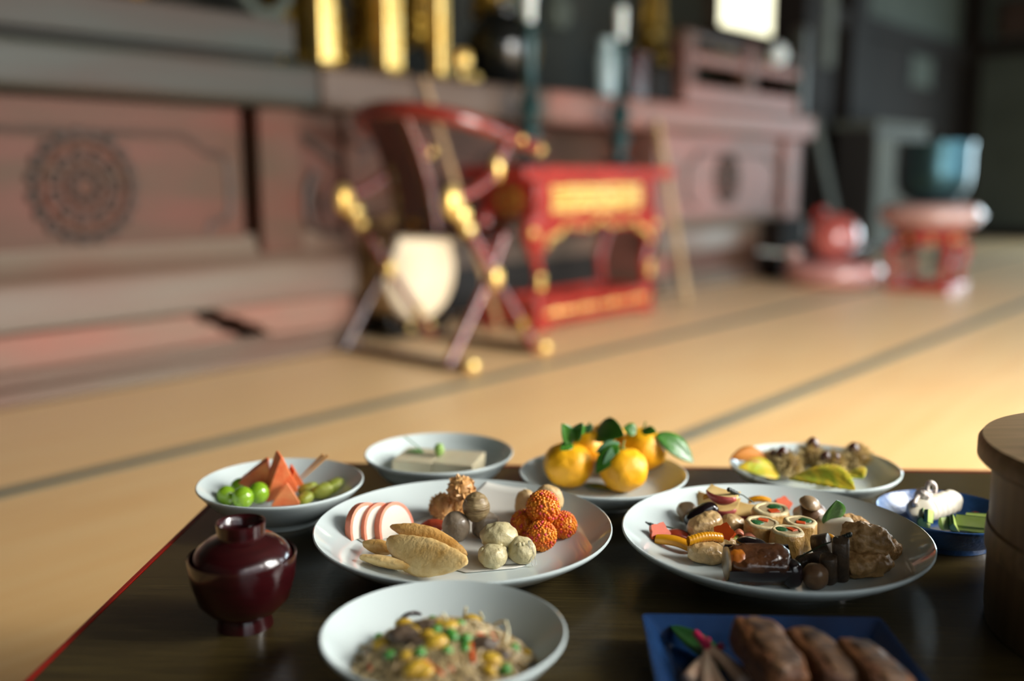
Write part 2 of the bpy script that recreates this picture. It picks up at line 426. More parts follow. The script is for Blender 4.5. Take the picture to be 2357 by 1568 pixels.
# gilded lotus ornaments and dark vessels behind them
def lotus(s, back, h, r, lab, mt='gold'):
    t = thing('gilded_lotus_stand', lab, 'lotus ornament', on_altar(s, back), PHI, 'gilded lotus ornaments on the altar')
    build('base', G().lathe([(0, 0), (r * .9, 0), (r * .8, .015), (r * .25, .03), (r * .2, h * .5), (0, h * .5)], 20), M[mt], t)
    b = G()
    for k in range(9):
        a = 2 * PI * k / 9
        b.blob((r * .55 * math.cos(a), r * .55 * math.sin(a), h * .72), (r * .35, r * .35, h * .28), nu=10, nv=8)
    b.blob((0, 0, h * .8), (r * .45, r * .45, h * .2), nu=12, nv=8)
    build('flower', b, M[mt], t, smooth=180)
lotus(3.30, .30, .09, .045, 'small gilded lotus low beside the broadest gilded post')
lotus(3.62, .14, .16, .05, 'bright gilded lotus just right of the slimmest gilded post')
lotus(3.80, .24, .07, .05, 'lowest gilded lotus, left of the black lacquer jar')
lotus(3.05, .80, .42, .11, 'dull gilded lotus behind the gap between the two left posts', 'gold_old')
lotus(3.75, .88, .62, .12, 'tall dull gilded lotus behind the bright gilded lotus', 'gold_old')
lotus(4.42, .50, .30, .09, 'dull gilded lotus just left of the left white candle', 'gold_old')
lotus(4.68, .62, .40, .10, 'dull gilded lotus left of the pale blue white vase', 'gold_old')
lotus(5.62, .42, .26, .08, 'dull gilded lotus behind the left end of the altar railing', 'gold_old')
t = thing('black_jar', 'black glossy lacquer jar standing on the altar', 'jar', on_altar(4.12, .32), PHI)
build('body', G().lathe([(0, 0), (.09, 0), (.10, .03), (.15, .10), (.19, .2), (.19, .27), (.14, .36), (.09, .39), (0, .39)], 40), M['black_lacquer'], t)
build('lid', G().lathe([(0, .39), (.11, .39), (.11, .41), (.06, .44), (.02, .45), (.02, .47), (.03, .49), (0, .5)], 32), M['black_lacquer'], t)
t = thing('black_box', 'black box on the altar, right of the red stand', 'box', on_altar(5.40, .22), PHI)
build('body', G().box(-.13, .13, -.1, .1, 0, .16), M['dark_wood'], t, bevel=.008)
build('lid', G().box(-.135, .135, -.105, .105, .16, .21), M['dark_wood'], t, bevel=.008)
t = thing('red_stand', 'small red lacquer stand on the altar beside a black box', 'stand', on_altar(5.14, .16), PHI)
build('top', G().box(-.08, .08, -.08, .08, .25, .28), M['red_lacquer_dark'], t, bevel=.006)
build('body', G().box(-.06, .06, -.06, .06, 0, .25), M['red_lacquer_dark'], t, bevel=.006)
t = thing('white_vase', 'tall pale blue white vase on the altar behind the right candle stand', 'vase', on_altar(4.83, .14), PHI)
build('body', G().lathe([(0, 0), (.055, 0), (.05, .02), (.06, .12), (.062, .22), (.045, .27), (.04, .30), (.05, .33), (.045, .33), (.035, .3), (0, .29)], 28), M['pale_glaze'], t)
for i, (s, b_, z, lab) in enumerate([(4.55, .6, .42, 'pale round hanging ornament left of the two over the altar'), (4.95, .6, .42, 'pale round hanging ornament right of the two over the altar')]):
    t = thing('hanging_ornament', lab, 'ornament', on_altar(s, b_), PHI, 'pale hanging ornaments over the altar')
    build('lamp_body', G().lathe([(0, z), (.07, z + .02), (.10, z + .09), (.09, z + .17), (.04, z + .23), (0, z + .24)], 20), M['plaster'], t)
    build('cord', G().tube([(0, 0, z + .23), (0, 0, HC - DZ - .01)], .006, 6), M['gold_old'], t)
for i, (s, b_, zz, lab) in enumerate([(3.33, .45, .16, 'gilded pendant cluster hanging behind the slimmest post'), (4.30, .55, .42, 'gilded pendant cluster hanging above the black jar'), (5.9, .5, .34, 'gilded pendant cluster hanging left of the bright window'), (2.98, .42, .10, 'gilded pendant cluster hanging between the two left gilded posts'), (3.68, .5, .22, 'gilded pendant cluster hanging right of the slimmest gilded post')]):
    t = thing('gilded_pendant', lab, 'pendant', on_altar(s, b_), PHI, 'gilded pendants over the altar')
    g = G()
    for k in range(24): g.blob((.10 * math.cos(k * 2.1) * (1 - k / 40), .05 * math.sin(k * 2.1), zz + .022 * k), .055 - .0008 * k, nu=10, nv=8)
    build('beads', g, M['gold_old'], t, smooth=180)
    build('cord', G().tube([(0, 0, zz + .3), (0, 0, HC - DZ - .01)], .008, 6), M['gold_old'], t)
# railing at the right end of the altar
t = thing('altar_railing', 'low red wooden railing with openings on the right end of the altar', 'railing', on_altar(0, 0), PHI)
build('bottom_rail', G().box(5.62, 7.30, .08, .16, 0, .14), M['altar_pink'], t, bevel=.01)
build('middle_rail', G().box(5.62, 7.30, .08, .16, .27, .34), M['altar_pink'], t, bevel=.01)
build('top_rail', G().tube(bez([(5.62, .12, .45), (6.3, .12, .43), (7.3, .12, .41)], 8), .035, 10), M['brown_wood'], t)
build('gilded_rail', G().tube(bez([(5.5, .3, .44), (6.0, .3, .47), (6.5, .3, .43), (7.2, .3, .42)], 8), .03, 10), M['gold_old'], t)
for s in (5.66, 6.5): build('post', G().box(s - .07, s + .07, .07, .17, .14, .46), M['altar_red'], t, bevel=.01)
ps = build('post', G().box(7.28, 7.38, .05, .17, 0, .66), M['altar_grey'], t, bevel=.02)
build('finial', G().lathe([(0, .34), (.03, .345), (.06, .38), (.068, .42), (.05, .47), (0, .5)], 20, TR((6.84, .05, 0))), M['wax'], t)

# ================================================================= FURNITURE BEFORE THE ALTAR
# --- red incense table
t = thing('incense_table', 'red lacquer table with gilded carving standing before the altar', 'table', SN(3.58, -2.85), PHI)
RL, RD = M['red_lacquer'], M['red_lacquer_dark']
build('top', G().box(-.115, 1.16, -.03, .37, .705, .765), RL, t, bevel=.008)
fr = build('frieze', G().box(0, 1.0, 0, .33, .53, .705), RL, t, bevel=.006)
g = G()
for k in range(26):
    u = k / 25
    for q in range(4):
        g.blob((.13 + .72 * u + rnd.uniform(-.008, .008), -.004, .567 + .032 * q + rnd.uniform(-.006, .006)), (.017, .012, .017), nu=8, nv=6)
build('carved_gilding', g, M['gold'], fr, smooth=180)
g = G()
for k in range(8): g.blob((-.004, .165 + .06 * math.cos(k * PI / 4), .61 + .045 * math.sin(k * PI / 4)), (.01, .022, .018), nu=8, nv=6)
build('side_ornament', g, M['gold_old'], fr, smooth=180)
def apron(w):
    pts = [(0, .535), (w, .535), (w, .36), (w - .05, .37), (w - .09, .42), (w - .15, .43), (w - .2, .47), (w * .6, .455), (w * .5, .49), (w * .4, .455), (.2, .47), (.15, .43), (.09, .42), (.05, .37), (0, .36)]
    return pts
ap = build('apron', G().prism(apron(1.0), -.012, .014, XZ()), RL, t)
ed = apron(1.0)[3:-1]
g = G().tube([(q[0], -.014, q[1] + .02) for q in ed], .005, 6)
for k in range(len(ed) - 1):
    for u in (0, .5):
        x = ed[k][0] + (ed[k + 1][0] - ed[k][0]) * u; z = ed[k][1] + (ed[k + 1][1] - ed[k][1]) * u
        g.blob((x, -.02, z + .02), (.014, .008, .014), nu=10, nv=6)
build('gilded_edge', g, M['gold'], ap, smooth=180)
build('apron', G().prism(apron(.33), -.012, .014, Matrix.Rotation(-PI / 2, 4, 'Z') @ TR(sc=(-1, 1, 1)) @ XZ()), RD, t)  # side apron is the same red; its shade is put into this darker tone
for (x, y, sx_) in ((.03, .02, -1), (.97, .02, 1), (.03, .31, -1), (.97, .31, 1)):
    pts = [(x, y, .54), (x + sx_ * .045, y, .50), (x + sx_ * .055, y, .44), (x + sx_ * .02, y, .36), (x - sx_ * .015, y, .28), (x - sx_ * .005, y, .2), (x + sx_ * .012, y, .14)]
    lg = build('leg', G().tube(bez(pts, 5), [.042 - .02 * min(1, k / 18) for k in range(31)], 8), RL, t)
    if y < .1:
        for z in (.465, .255, .215): build('gilded_fitting', G().blob((x + sx_ * (.055 if z > .4 else .0), y - .028, z), (.024, .014, .022), nu=10, nv=6), M['gold'], lg, smooth=180)
st = build('base_frame', G().box(-.0, 1.0, -.01, .05, .02, .145).box(0, 1.0, .28, .34, .02, .145).box(0, .06, .05, .28, .02, .145).box(.94, 1.0, .05, .28, .02, .145)
           .box(-.01, .09, -.015, .06, 0, .03).box(.91, 1.01, -.015, .06, 0, .03).box(-.01, .09, .27, .345, 0, .03).box(.91, 1.01, .27, .345, 0, .03), RL, t, bevel=.005)
g = G().box(.06, .94, -.013, -.008, .078, .092)
for k in range(15): g.blob((.08 + .06 * k, -.014, .085), (.02 if k % 4 == 1 else .014, .01, .022 if k % 4 == 1 else .013), nu=10, nv=6)
build('gilded_strip', g, M['gold'], st, smooth=180)
# candle stands on it
def candle_stand(s, n, h, lab, lab2):
    t = thing('candle_stand', lab, 'candle stand', SN(s, n, .765), PHI, 'candle stands on the incense table')
    build('foot', G().lathe([(0, 0), (.075, 0), (.08, .015), (.06, .03), (.03, .045), (.022, .06), (0, .06)], 28), M['bronze_green'], t)
    build('shaft', G().lathe([(.028, .055), (.032, .10), (.05, .14), (.054, .165), (.032, .20), (.042, .225), (.06, .27), (.042, .315), (.028, .35), (.026, .5), (.027, h - .1), (.03, h - .08), (.02, h - .05), (.022, h - .02), (0, h - .02)], 20), M['bronze_green'], t)
    build('drip_pan', G().lathe([(0, h - .03), (.03, h - .03), (.05, h - .008), (.046, h - .004), (.02, h - .015), (0, h - .015)], 24), M['bronze_green'], t)
    solo('candle', G().lathe([(0, 0), (.019, 0), (.024, .10), (.027, .172), (.024, .177), (.004, .18), (.002, .19), (0, .19)], 20), M['wax'], lab2, 'candle', SN(s, n, .765 + h - .014), 0, 'candles on the candle stands')
candle_stand(3.74, -3.02, .66, 'dark green bronze candle stand on the left of the red table', 'white candle on the left dark green candle stand')
candle_stand(4.50, -3.02, .655, 'dark green bronze candle stand on the right of the red table', 'white candle on the right dark green candle stand')

# --- folding ceremonial chair
CL = M['chair_lacquer']
t = thing('folding_chair', 'red lacquer folding ceremonial chair with gilded fittings and curved arm rail', 'chair', SN(2.90, -2.80), PHI)
for y, k in ((-.30, 0), (.29, 1)):
    lg = build('leg', G().tube(bez([(.235, y, .02), (.10, y, .19), (-.02, y, .336), (-.14, y, .50), (-.245, y, .64)], 6), .019, 10), CL, t)
    build('gilded_end', G().blob((-.25, y, .63), (.042, .03, .06), nu=16, nv=12).blob((-.195, y, .58), (.034, .028, .044), nu=16, nv=12).blob((-.165, y, .53), (.028, .026, .03), nu=16, nv=12), M['gold'], lg, smooth=180)
    build('gilded_joint', G().blob((-.02, y - .012, .336), (.03, .022, .045), nu=12, nv=10, m=None), M['gold'], lg, smooth=180)
    build('gilded_toe', G().blob((.14, y - .01, .135), (.025, .02, .035), nu=12, nv=10), M['gold_old'], lg, smooth=180)
    build('leg', G().tube([(-.245, y + .03, .02), (-.02, y + .03, .32), (.085, y + .03, .51)], .018, 10), CL if k == 0 else RD, t)  # far leg takes the shaded red
    nk = build('arm_bracket', G().tube(bez([(-.245, y, .65), (-.17, y, .655), (-.09, y, .685), (-.01, y, .735), (.02, y, .79), (.06, y, .85)], 6), .019, 10), CL, t)
    build('gilded_collar', G().blob((.0, y, .75), (.024, .024, .05), nu=12, nv=10), M['gold'], nk, smooth=180)
rl = [(.245, -.30, .828), (.17, -.305, .845), (.06, -.31, .87), (-.08, -.30, .905), (-.19, -.25, .935), (-.27, -.14, .958), (-.30, 0, .966), (-.27, .14, .958), (-.19, .25, .935), (-.08, .30, .905), (.06, .31, .87), (.17, .305, .845), (.245, .30, .828)]
ar = build('arm_rail', G().tube(bez(rl, 6), [.024 + .010 * math.sin(PI * k / 72) for k in range(73)], 12), CL, t)
build('gilded_tip', G().blob((.25, -.30, .826), .027, nu=12, nv=10).blob((.11, -.325, .86), .018, nu=12, nv=10), M['gold'], ar, smooth=180)
build('gilded_tip', G().blob((.25, .30, .826), .027, nu=12, nv=10), M['gold'], ar, smooth=180)
def splat(u, v):
    z = .50 + .46 * v
    x = -.13 - .17 * v + .03 * math.sin(v * PI)
    return (x, -.11 + .22 * u, z)
sp_ = build('back_splat', G().sheet(splat, 4, 16), RD, t, solid=.018)  # rear of the splat faces away from the light, shade in its colour
build('edge', G().tube([splat(0, k / 12) for k in range(13)], .012, 8), CL, sp_)  # lit edge painted in as a lighter red strip
build('ornament', G().blob((-.135, -.0, .54), (.02, .04, .03), nu=12, nv=8), M['gold_old'], sp_)
build('seat', G().sheet(lambda u, v: (-.14 + .22 * u, -.27 + .54 * v, .50 - .03 * math.sin(u * PI)), 10, 8), M['red_lacquer_dark'], t, solid=.012)
build('seat_rail', G().tube([(-.145, -.3, .505), (-.145, .3, .505)], .018, 10), RD, t)
build('seat_rail', G().tube([(.085, -.3, .505), (.085, .3, .505)], .018, 10), RD, t)
for x, a, b in ((-.22, -.35, .32), (.265, -.31, .31)):
    fb = build('floor_bar', G().tube([(x, a, .022), (x, b, .022)], .020, 10), RD, t)
    build('gilded_knob', G().blob((x, a - .012, .03), .031, nu=14, nv=10), M['gold'], fb, smooth=180)
# --- drum beside the chair
t = thing('barrel_drum', 'barrel drum with cream skin on a low stand behind the folding chair', 'drum', SN(3.18, -3.19), PHI)
AX = TR((0, 0, .30), sc=(1.16, 1.16, 1.16)) @ Matrix.Rotation(-PI / 2, 4, 'X')      # axis along +y (back)
build('barrel', G().lathe([(0, .01), (.195, .01), (.215, .06), (.222, .13), (.215, .20), (.195, .25), (0, .25)], 48, AX), M['drum_wood'], t)
build('drum_skin', G().lathe([(0, -.004), (.12, -.002), (.188, .004), (.199, .02), (.201, .03), (.194, .03), (0, .012)], 48, AX), M['drum_skin'], t)
g = G().tube([(.236 * math.cos(PI * k / 30), .046, .30 + .236 * math.sin(PI * k / 30)) for k in range(61)], .004, 6)
for k in range(30):
    a = 2 * PI * k / 30
    g.blob((.236 * math.cos(a), .042, .30 + .236 * math.sin(a)), .006, nu=8, nv=6)
build('tacks', g, M['gold_old'], t)
build('stand', G().box(-.18, .18, .02, .07, 0, .07).box(-.18, .18, .19, .24, 0, .07).box(-.2, -.15, 0, .26, .05, .11).box(.15, .2, 0, .26, .05, .11), M['black_lacquer'], t, bevel=.006)
for x in (-.06, .06): build('gilded_fitting', G().blob((x, .012, .045), (.02, .01, .02)), M['gold'], t)
# --- staffs leaning on the altar
def staff(a, b, r, mt, lab):
    a, b = V3(a), V3(b)
    solo('wooden_staff', G().tube([(0, 0, 0), tuple(b - a)], r, 10), mt, lab, 'staff', a, 0, 'staffs leaning on the altar')
A_ = at(1582, 697, .015); A_.z = .015
staff(A_, SN(5.05, -3.13, 1.03), .021, M['staff_wood'], 'pale wooden staff leaning on the altar right of the red table')
staff(SN(3.52, -3.02, .013), SN(3.14, -3.125, 1.14), .013, M['drum_wood'], 'thin brown staff leaning on the altar behind the folding chair')
# --- wooden fish drum on a cushion
t = thing('floor_cushion', 'round pinkish red silk cushion lying on the mats under the wooden drum', 'cushion', SN(6.46, -2.61), PHI)
build('pad', G().lathe([(0, 0), (.24, 0), (.30, .03), (.325, .085), (.30, .145), (.24, .165), (.12, .15), (0, .145)], 48), M['cushion_red'], t, smooth=180)
build('piping', G().tube([(.327 * math.cos(k * PI / 24), .327 * math.sin(k * PI / 24), .085) for k in range(49)], .008, 6), M['cushion_gold'], t)
t = thing('wooden_drum', 'glossy red rounded wooden fish drum on a floor cushion', 'wooden drum', SN(6.46, -2.61, .15), PHI)
build('body', G().blob((0, 0, .165), (.185, .165, .165), nu=32, nv=24), M['drum_lacquer'], t, smooth=180)
build('carved_handle', G().tube(bez([(-.07, .12, .28), (-.05, .10, .34), (.03, .09, .34), (.07, .11, .28)], 6), .02, 8), M['red_lacquer'], t)
build('slot', G().box(-.17, .17, -.166, -.10, .10, .112), M['black_lacquer'], t)
t = thing('drum_mallet', 'pale padded mallet lying on the floor cushion beside the red drum', 'mallet', SN(6.285, -2.815, 0), PHI)
build('head', G().blob((0, 0, .205), (.045, .055, .045), nu=14, nv=10), M['cushion_gold'], t, smooth=180)
build('handle', G().tube([(0, .04, .205), (-.02, .24, .215)], .011, 8), M['wax'], t)
# --- gong on a red stand
t = thing('gong_stand', 'red lacquer stand with splayed legs carrying the cushion and gong', 'stand', SN(6.60, -2.05), PHI)
build('top', G().lathe([(0, .36), (.22, .36), (.25, .375), (.25, .395), (0, .395)], 8), RL, t)
build('waist', G().lathe([(0, .29), (.19, .29), (.20, .36), (0, .36)], 8), RL, t)
g = G()
for k in range(8):
    a = 2 * PI * k / 8 + PI / 8
    g.blob((.188 * math.cos(a), .188 * math.sin(a), .325), (.02, .02, .015), nu=8, nv=6)
build('gilded_studs', g, M['gold'], t, smooth=180)
for k in range(4):
    a = PI / 4 + k * PI / 2
    ca, sa = math.cos(a), math.sin(a)
    build('leg', G().tube(bez([(.19 * ca, .19 * sa, .31), (.25 * ca, .25 * sa, .26), (.23 * ca, .23 * sa, .18), (.21 * ca, .21 * sa, .08), (.235 * ca, .235 * sa, .035)], 5), .03, 8), RL, t)
build('base_ring', G().box(-.2, .2, -.2, -.14, 0, .045).box(-.2, .2, .14, .2, 0, .045).box(-.2, -.14, -.14, .14, 0, .045).box(.14, .2, -.14, .14, 0, .045), RL, t, bevel=.005)
t = thing('gong_cushion', 'round pale brocade cushion on the red stand under the gong', 'cushion', SN(6.60, -2.05, .397), PHI)
build('pad', G().lathe([(0, 0), (.22, 0), (.29, .03), (.31, .08), (.28, .135), (.22, .15), (0, .145)], 48), M['cushion_gold'], t, smooth=180)
build('piping', G().tube([(.312 * math.cos(k * PI / 24), .312 * math.sin(k * PI / 24), .08) for k in range(49)], .008, 6), M['cushion_red'], t)
t = thing('bowl_gong', 'large dark blue bronze bowl gong on a round cushion', 'gong', SN(6.60, -2.05, .545), PHI)
build('bowl', G().lathe([(0, 0), (.10, 0), (.17, .03), (.215, .10), (.225, .2), (.222, .32), (.232, .37), (.232, .38), (.222, .38), (.21, .32), (.21, .1), (.15, .03), (0, .02)], 48), M['gong'], t, smooth=60)
build('striker', G().tube([(-.05, .0, .03), (.10, .05, .43)], .014, 8).blob((.10, .05, .44), (.03, .03, .05), nu=12, nv=8), M['dark_wood'], t)
# --- dim things near the corner
t = thing('black_chest', 'narrow black chest in the dark against the altar behind the floor cushion', 'chest', SN(6.72, -3.085), PHI)
build('body', G().box(-.2, .2, -.07, .07, 0, .36), M['dark_wood'], t, bevel=.01)
build('lid', G().box(-.21, .21, -.075, .075, .36, .42), M['dark_wood'], t, bevel=.01)
t = thing('side_cabinet', 'grey brown cabinet with a pale top against the dark boarded wall', 'cabinet', SN(9.2, -3.2), PHI)
build('body', G().box(-.8, .6, -.1, .22, .10, 1.1), M['altar_shadow'], t, bevel=.006)
build('top', G().box(-.85, .65, -.14, .24, 1.1, 1.17), M['grey_cloth'], t, bevel=.006)
for x in (-.77, -.07):
    d_ = build('door', G().box(x, x + .66, -.118, -.10, .14, 1.06), M['grey_cloth'], t, bevel=.004)
    build('handle', G().box(x + .56, x + .58, -.13, -.118, .55, .65), M['gold_old'], d_)
for x in (-.78, .58): build('leg', G().box(x - .02, x + .02, -.08, .2, 0, .1), M['dark_wood'], t)
a, b = SN(7.9, -2.9, .0), SN(7.75, -3.35, 1.25)
t = thing('leaning_board', 'pale grey board leaning beside the right end of the altar', 'board', SN(7.9, -3.1), PHI)
build('plank', G().box(-.06, .06, -.012, .012, 0, 1.2, TR((0, 0, .01), (-.22, -.10, 0))), M['grey_cloth'], t)
t = thing('music_stand', 'slim grey metal stand on the mats before the dim cabinet', 'stand', SN(8.55, -2.55), PHI)
build('pole', G().tube([(0, 0, .02), (.02, 0, .75)], .03, 10), M['bronze_green'], t)
build('pole', G().tube([(.32, 0, .02), (.30, 0, .72)], .025, 10), M['bronze_green'], t)
build('foot', G().box(-.12, .44, -.1, .1, 0, .025), M['bronze_green'], t, bevel=.005)
t = thing('wall_plaque', 'brown wooden box fixed to the end wall above the beam', 'wall box', SN(12.5, -2.9), PHI)
build('body', G().box(-.16, -.002, -.32, .32, 2.24, 2.58), M['brown_wood'], t, bevel=.01)
build('lid', G().box(-.18, -.002, -.35, .35, 2.58, 2.62), M['brown_wood'], t, bevel=.01)
t = thing('paper_notice', 'dim pale paper notice on the dark boarded wall', 'notice', SN(10.85, -3.555, 1.62), PHI)
build('sheet', G().box(-.32, .32, -.006, 0, 0, .30), M['plaster'], t)

# ================================================================= THE LOW TABLE
TROT = R(-2.2)
t = thing('low_table', 'low dark brown lacquered table with a thin vermilion edge set with dishes', 'table', (-.366, 1.352, 0), TROT)
TW, TD = 1.55, .90
build('tabletop', G().box(.004, TW, -TD, -.004, TZ - .03, TZ), M['lacquer_dark'], t, bevel=.002)
build('edge_band', G().box(0, TW + .004, -.004, 0, TZ - .032, TZ + .0006).box(0, .004, -TD, -.004, TZ - .032, TZ + .0006).box(TW, TW + .004, -TD, -.004, TZ - .032, TZ + .0006), M['lacquer_red'], t)
for x in (.04, TW - .10):
    for y in (-TD + .04, -.10): build('leg', G().box(x, x + .06, y, y + .06, .003, TZ - .03), M['lacquer_dark'], t, bevel=.004)
build('apron', G().box(.06, TW - .06, -TD + .05, -TD + .07, TZ - .08, TZ - .03).box(.06, TW - .06, -.07, -.05, TZ - .08, TZ - .03), M['lacquer_dark'], t)

# ---------------------------------------------------------------- dishes
def dish(Rr, hz, foot, flat, wall=.004, floor=.011, pw=2.0):
    """profile of a footed dish: rim radius, rim height, foot radius, flat part of the inside"""
    inner = [(0, floor), (flat * .5, floor), (flat * .92, floor + .0003)]
    k = 14
    for i in range(1, k + 1):
        u = i / k
        inner.append((flat + (Rr - .0025 - flat) * u, floor + (hz - .0012 - floor) * (u ** pw)))
    rim = [(Rr - .0012, hz), (Rr, hz - .0006), (Rr + .0003, hz - .002), (Rr - .0006, hz - .0035)]
    outer = []
    for i in range(k, -1, -1):
        u = i / k
        r = foot + .006 + (Rr - .002 - foot - .006) * u
        outer.append((r, .0075 + (hz - wall - .0015 - .0075) * (u ** pw)))
    base = [(foot + .003, .0065), (foot + .001, .0), (foot - .003, .0), (foot - .005, .006), (0, .006)]
    return inner + rim + outer + base
def dish_z(r, Rr, hz, flat, floor=.011, pw=2.0):
    if r <= flat: return floor
    return floor + (hz - .0012 - floor) * (min(1, (r - flat) / (Rr - .0025 - flat)) ** pw)
DISH = {}
def plate(key, x, y, Rr, hz, foot, flat, m, label, cat, name, pw=2.0, floor=.011, **k):
    DISH[key] = (x, y, Rr, hz, flat, floor, pw)
    return solo(name, G().lathe(dish(Rr, hz, foot, flat, pw=pw, floor=floor), 96), m, label, cat, (x, y, TZ + .0004), smooth=50, **k)
WH = 'white porcelain dishes'
plate('mid', -.0505, .992, .1545, .040, .078, .088, M['porcelain'], 'large white plate of fried pieces on white paper', 'plate', 'serving_plate', group=WH)
plate('big', .268, .974, .1545, .040, .078, .085, M['porcelain'], 'large white plate of rolls, mushrooms, apple and aubergine', 'plate', 'serving_plate', group=WH)
plate('noodle', -.053, .728, .0955, .050, .042, .035, M['porcelain'], 'white bowl of glass noodles with peas and corn', 'bowl', 'noodle_bowl', pw=1.7, group=WH)
plate('fruit', -.270, 1.120, .0955, .046, .045, .045, M['porcelain'], 'white bowl of grapes and red melon wedges', 'bowl', 'fruit_bowl', pw=1.4, group=WH)
plate('tofu', -.0945, 1.252, .0960, .044, .042, .066, M['porcelain'], 'white bowl holding two blocks of tofu', 'bowl', 'tofu_bowl', pw=1.5, group=WH)
plate('yuzu', .113, 1.190, .1035, .036, .050, .066, M['porcelain'], 'white dish of yellow citrus fruit with leaves', 'plate', 'fruit_plate', group=WH)
plate('nut', .382, 1.215, .1045, .037, .050, .066, M['porcelain'], 'white dish of spiny chestnut burrs and autumn leaves', 'plate', 'chestnut_plate', group=WH)
plate('blue', .4790, 1.052, .0735, .034, .048, .048, M['blue_glaze'], 'small round blue plate of white squid and cucumber', 'plate', 'blue_plate', pw=1.5)
def on(key, px, py, dz=0.0):
    """point on the inside of a dish seen at px, py"""
    x, y, Rr, hz, flat, floor, pw = DISH[key]
    z = floor
    for _ in range(12):
        p = at(px, py, TZ + .0004 + z)
        z = .5 * z + .5 * dish_z(math.hypot(p.x - x, p.y - y), Rr, hz, flat, floor, pw)
    p = at(px, py, TZ + .0004 + z)
    return V3((p.x, p.y, p.z + dz))
def zin(key, x, y):
    X, Y, Rr, hz, flat, floor, pw = DISH[key]
    return TZ + .0004 + dish_z(math.hypot(x - X, y - Y), Rr, hz, flat, floor, pw)

# --- lidded soup bowl
t = thing('soup_bowl', 'wine red lacquer soup bowl with its lid on, at the left of the table', 'soup bowl', (-.240, .842, TZ))
build('bowl', G().lathe([(0, .004), (.020, .004), (.0225, 0), (.0250, 0), (.0240, .006), (.0228, .011), (.030, .015), (.040, .026), (.0455, .045), (.0475, .066), (.0472, .067), (.0455, .066), (.043, .045), (.036, .027), (.02, .018), (0, .016)], 72), M['soup_lacquer'], t, smooth=50)
build('lid', G().lathe([(0, .083), (.017, .083), (.0185, .0955), (.0205, .097), (.0215, .0965), (.0205, .084), (.0225, .0825), (.030, .080), (.039, .073), (.0435, .065), (.0445, .060), (.0435, .059), (.038, .069), (.03, .076), (0, .079)], 72), M['soup_lacquer'], t, smooth=50)

# --- rice tub
t = thing('rice_tub', 'round cypress rice tub with a flat lid at the right of the table', 'tub', (.562, .812, TZ + .0005))
build('tub', G().lathe([(0, .008), (.128, .008), (.130, 0), (.137, 0), (.1385, .012), (.1395, .08), (.1405, .146), (.134, .146), (.130, .02), (0, .016)], 96), M['cypress'], t, smooth=40)
build('hoop', G().lathe([(.1392, .066), (.1412, .067), (.1416, .078), (.1412, .089), (.1396, .09)], 96), M['cypress_lid'], t, solid=.001)
build('lid', G().lathe([(0, .142), (.127, .142), (.128, .1475), (.150, .1475), (.1535, .151), (.1535, .164), (.150, .169), (.03, .171), (0, .171)], 96), M['cypress_lid'], t, smooth=40)
build('lid_handle', G().box(-.10, .10, -.014, .014, .170, .186), M['cypress_lid'], t, bevel=.004)

# ---------------------------------------------------------------- food materials
F = {}
F['grape'] = mat('green grape skin', '6f981a', .2, c2='82a626', scale=40, sss=.25, sssr=(.006,), coat=.2)
F['melon'] = mat('salmon melon flesh', 'd9663a', .4, c2='e08a58', scale=55, sss=.2, sssr=(.004,), bump=.3, bscale=300)
F['melon_pale'] = mat('pale orange melon flesh', 'e08f58', .4, c2='d96b3c', scale=50, sss=.2, sssr=(.004,), bump=.2, bscale=250)
F['kiwi'] = mat('green kiwi flesh', '8c9a2e', .35, c2='a9b156', scale=60, sss=.2, sssr=(.004,), bump=.2, bscale=250)
F['pick'] = mat('bamboo pick', 'c99a63', .5, c2='b98650', scale=60, stretch=(1, 1, .1))
F['tofu'] = mat('cream sesame tofu', 'c9bfa2', .45, c2='beb294', scale=30, sss=.2, sssr=(.005,))
F['wasabi'] = mat('green wasabi', '7fa04c', .6, c2='93b25e', scale=200, bump=.3, bscale=400)
F['leaf'] = mat('dark green leaf', '2f5c17', .32, c2='3b6e1f', scale=60, bump=.2, bscale=200)
F['leaf_deep'] = mat('deep green leaf', '1b4a17', .4, c2='153b13', scale=60)
F['leaf_pale'] = mat('grey green leaf', '5d8060', .45, c2='3d6a40', scale=80)
F['sprig'] = mat('green sprig', '5c8f4a', .5)
F['yuzu'] = mat('yellow citrus peel', 'edb00a', .45, c2='e6a006', scale=18, bump=.5, bscale=380, coat=.05)
F['yuzu_stem'] = mat('citrus stem', '6b7a35', .6)
F['burr'] = mat('tan burr spines', 'd6c08a', .7, c2='a89058', scale=60)
F['husk'] = mat('brown burr husk', '8a7244', .8, c2='65502c', scale=60)
F['nut'] = mat('brown chestnut shell', '3a1a12', .3, c2='4a2418', scale=40, coat=.2)
F['leaf_yellow'] = mat('yellow autumn leaf', 'c0a020', .55, c2='8c9a1e', scale=70, stretch=(1, .35, 1), contrast=(.38, .62), bump=.4, bscale=130)
F['leaf_orange'] = mat('orange autumn leaf', 'b5722a', .55, c2='94541c', scale=40)
F['kama_pink'] = mat('salmon pink fish cake skin', 'e0795a', .45, c2='e08765', scale=120, bump=.2, bscale=300)
F['kama_white'] = mat('white fish cake', 'd6cec0', .5, sss=.2, sssr=(.004,))
F['tempura'] = mat('golden batter', 'd9ab66', .5, c2='bb863e', scale=60, bump=.5, bscale=260, coat=.12)
F['tempura2'] = mat('pale golden batter', 'edcb8c', .45, c2='cf9f55', scale=60, contrast=(.4,.75), bump=.45, bscale=260, coat=.15)
F['flake'] = mat('brown gold flaky crust', 'd3a468', .5, c2='b0783c', scale=90, bump=.4, bscale=350, coat=.1)
F['taro'] = mat('grey brown taro', '8b7c69', .42, c2='6b5d4c', scale=60, bump=.35, bscale=250, coat=.2)
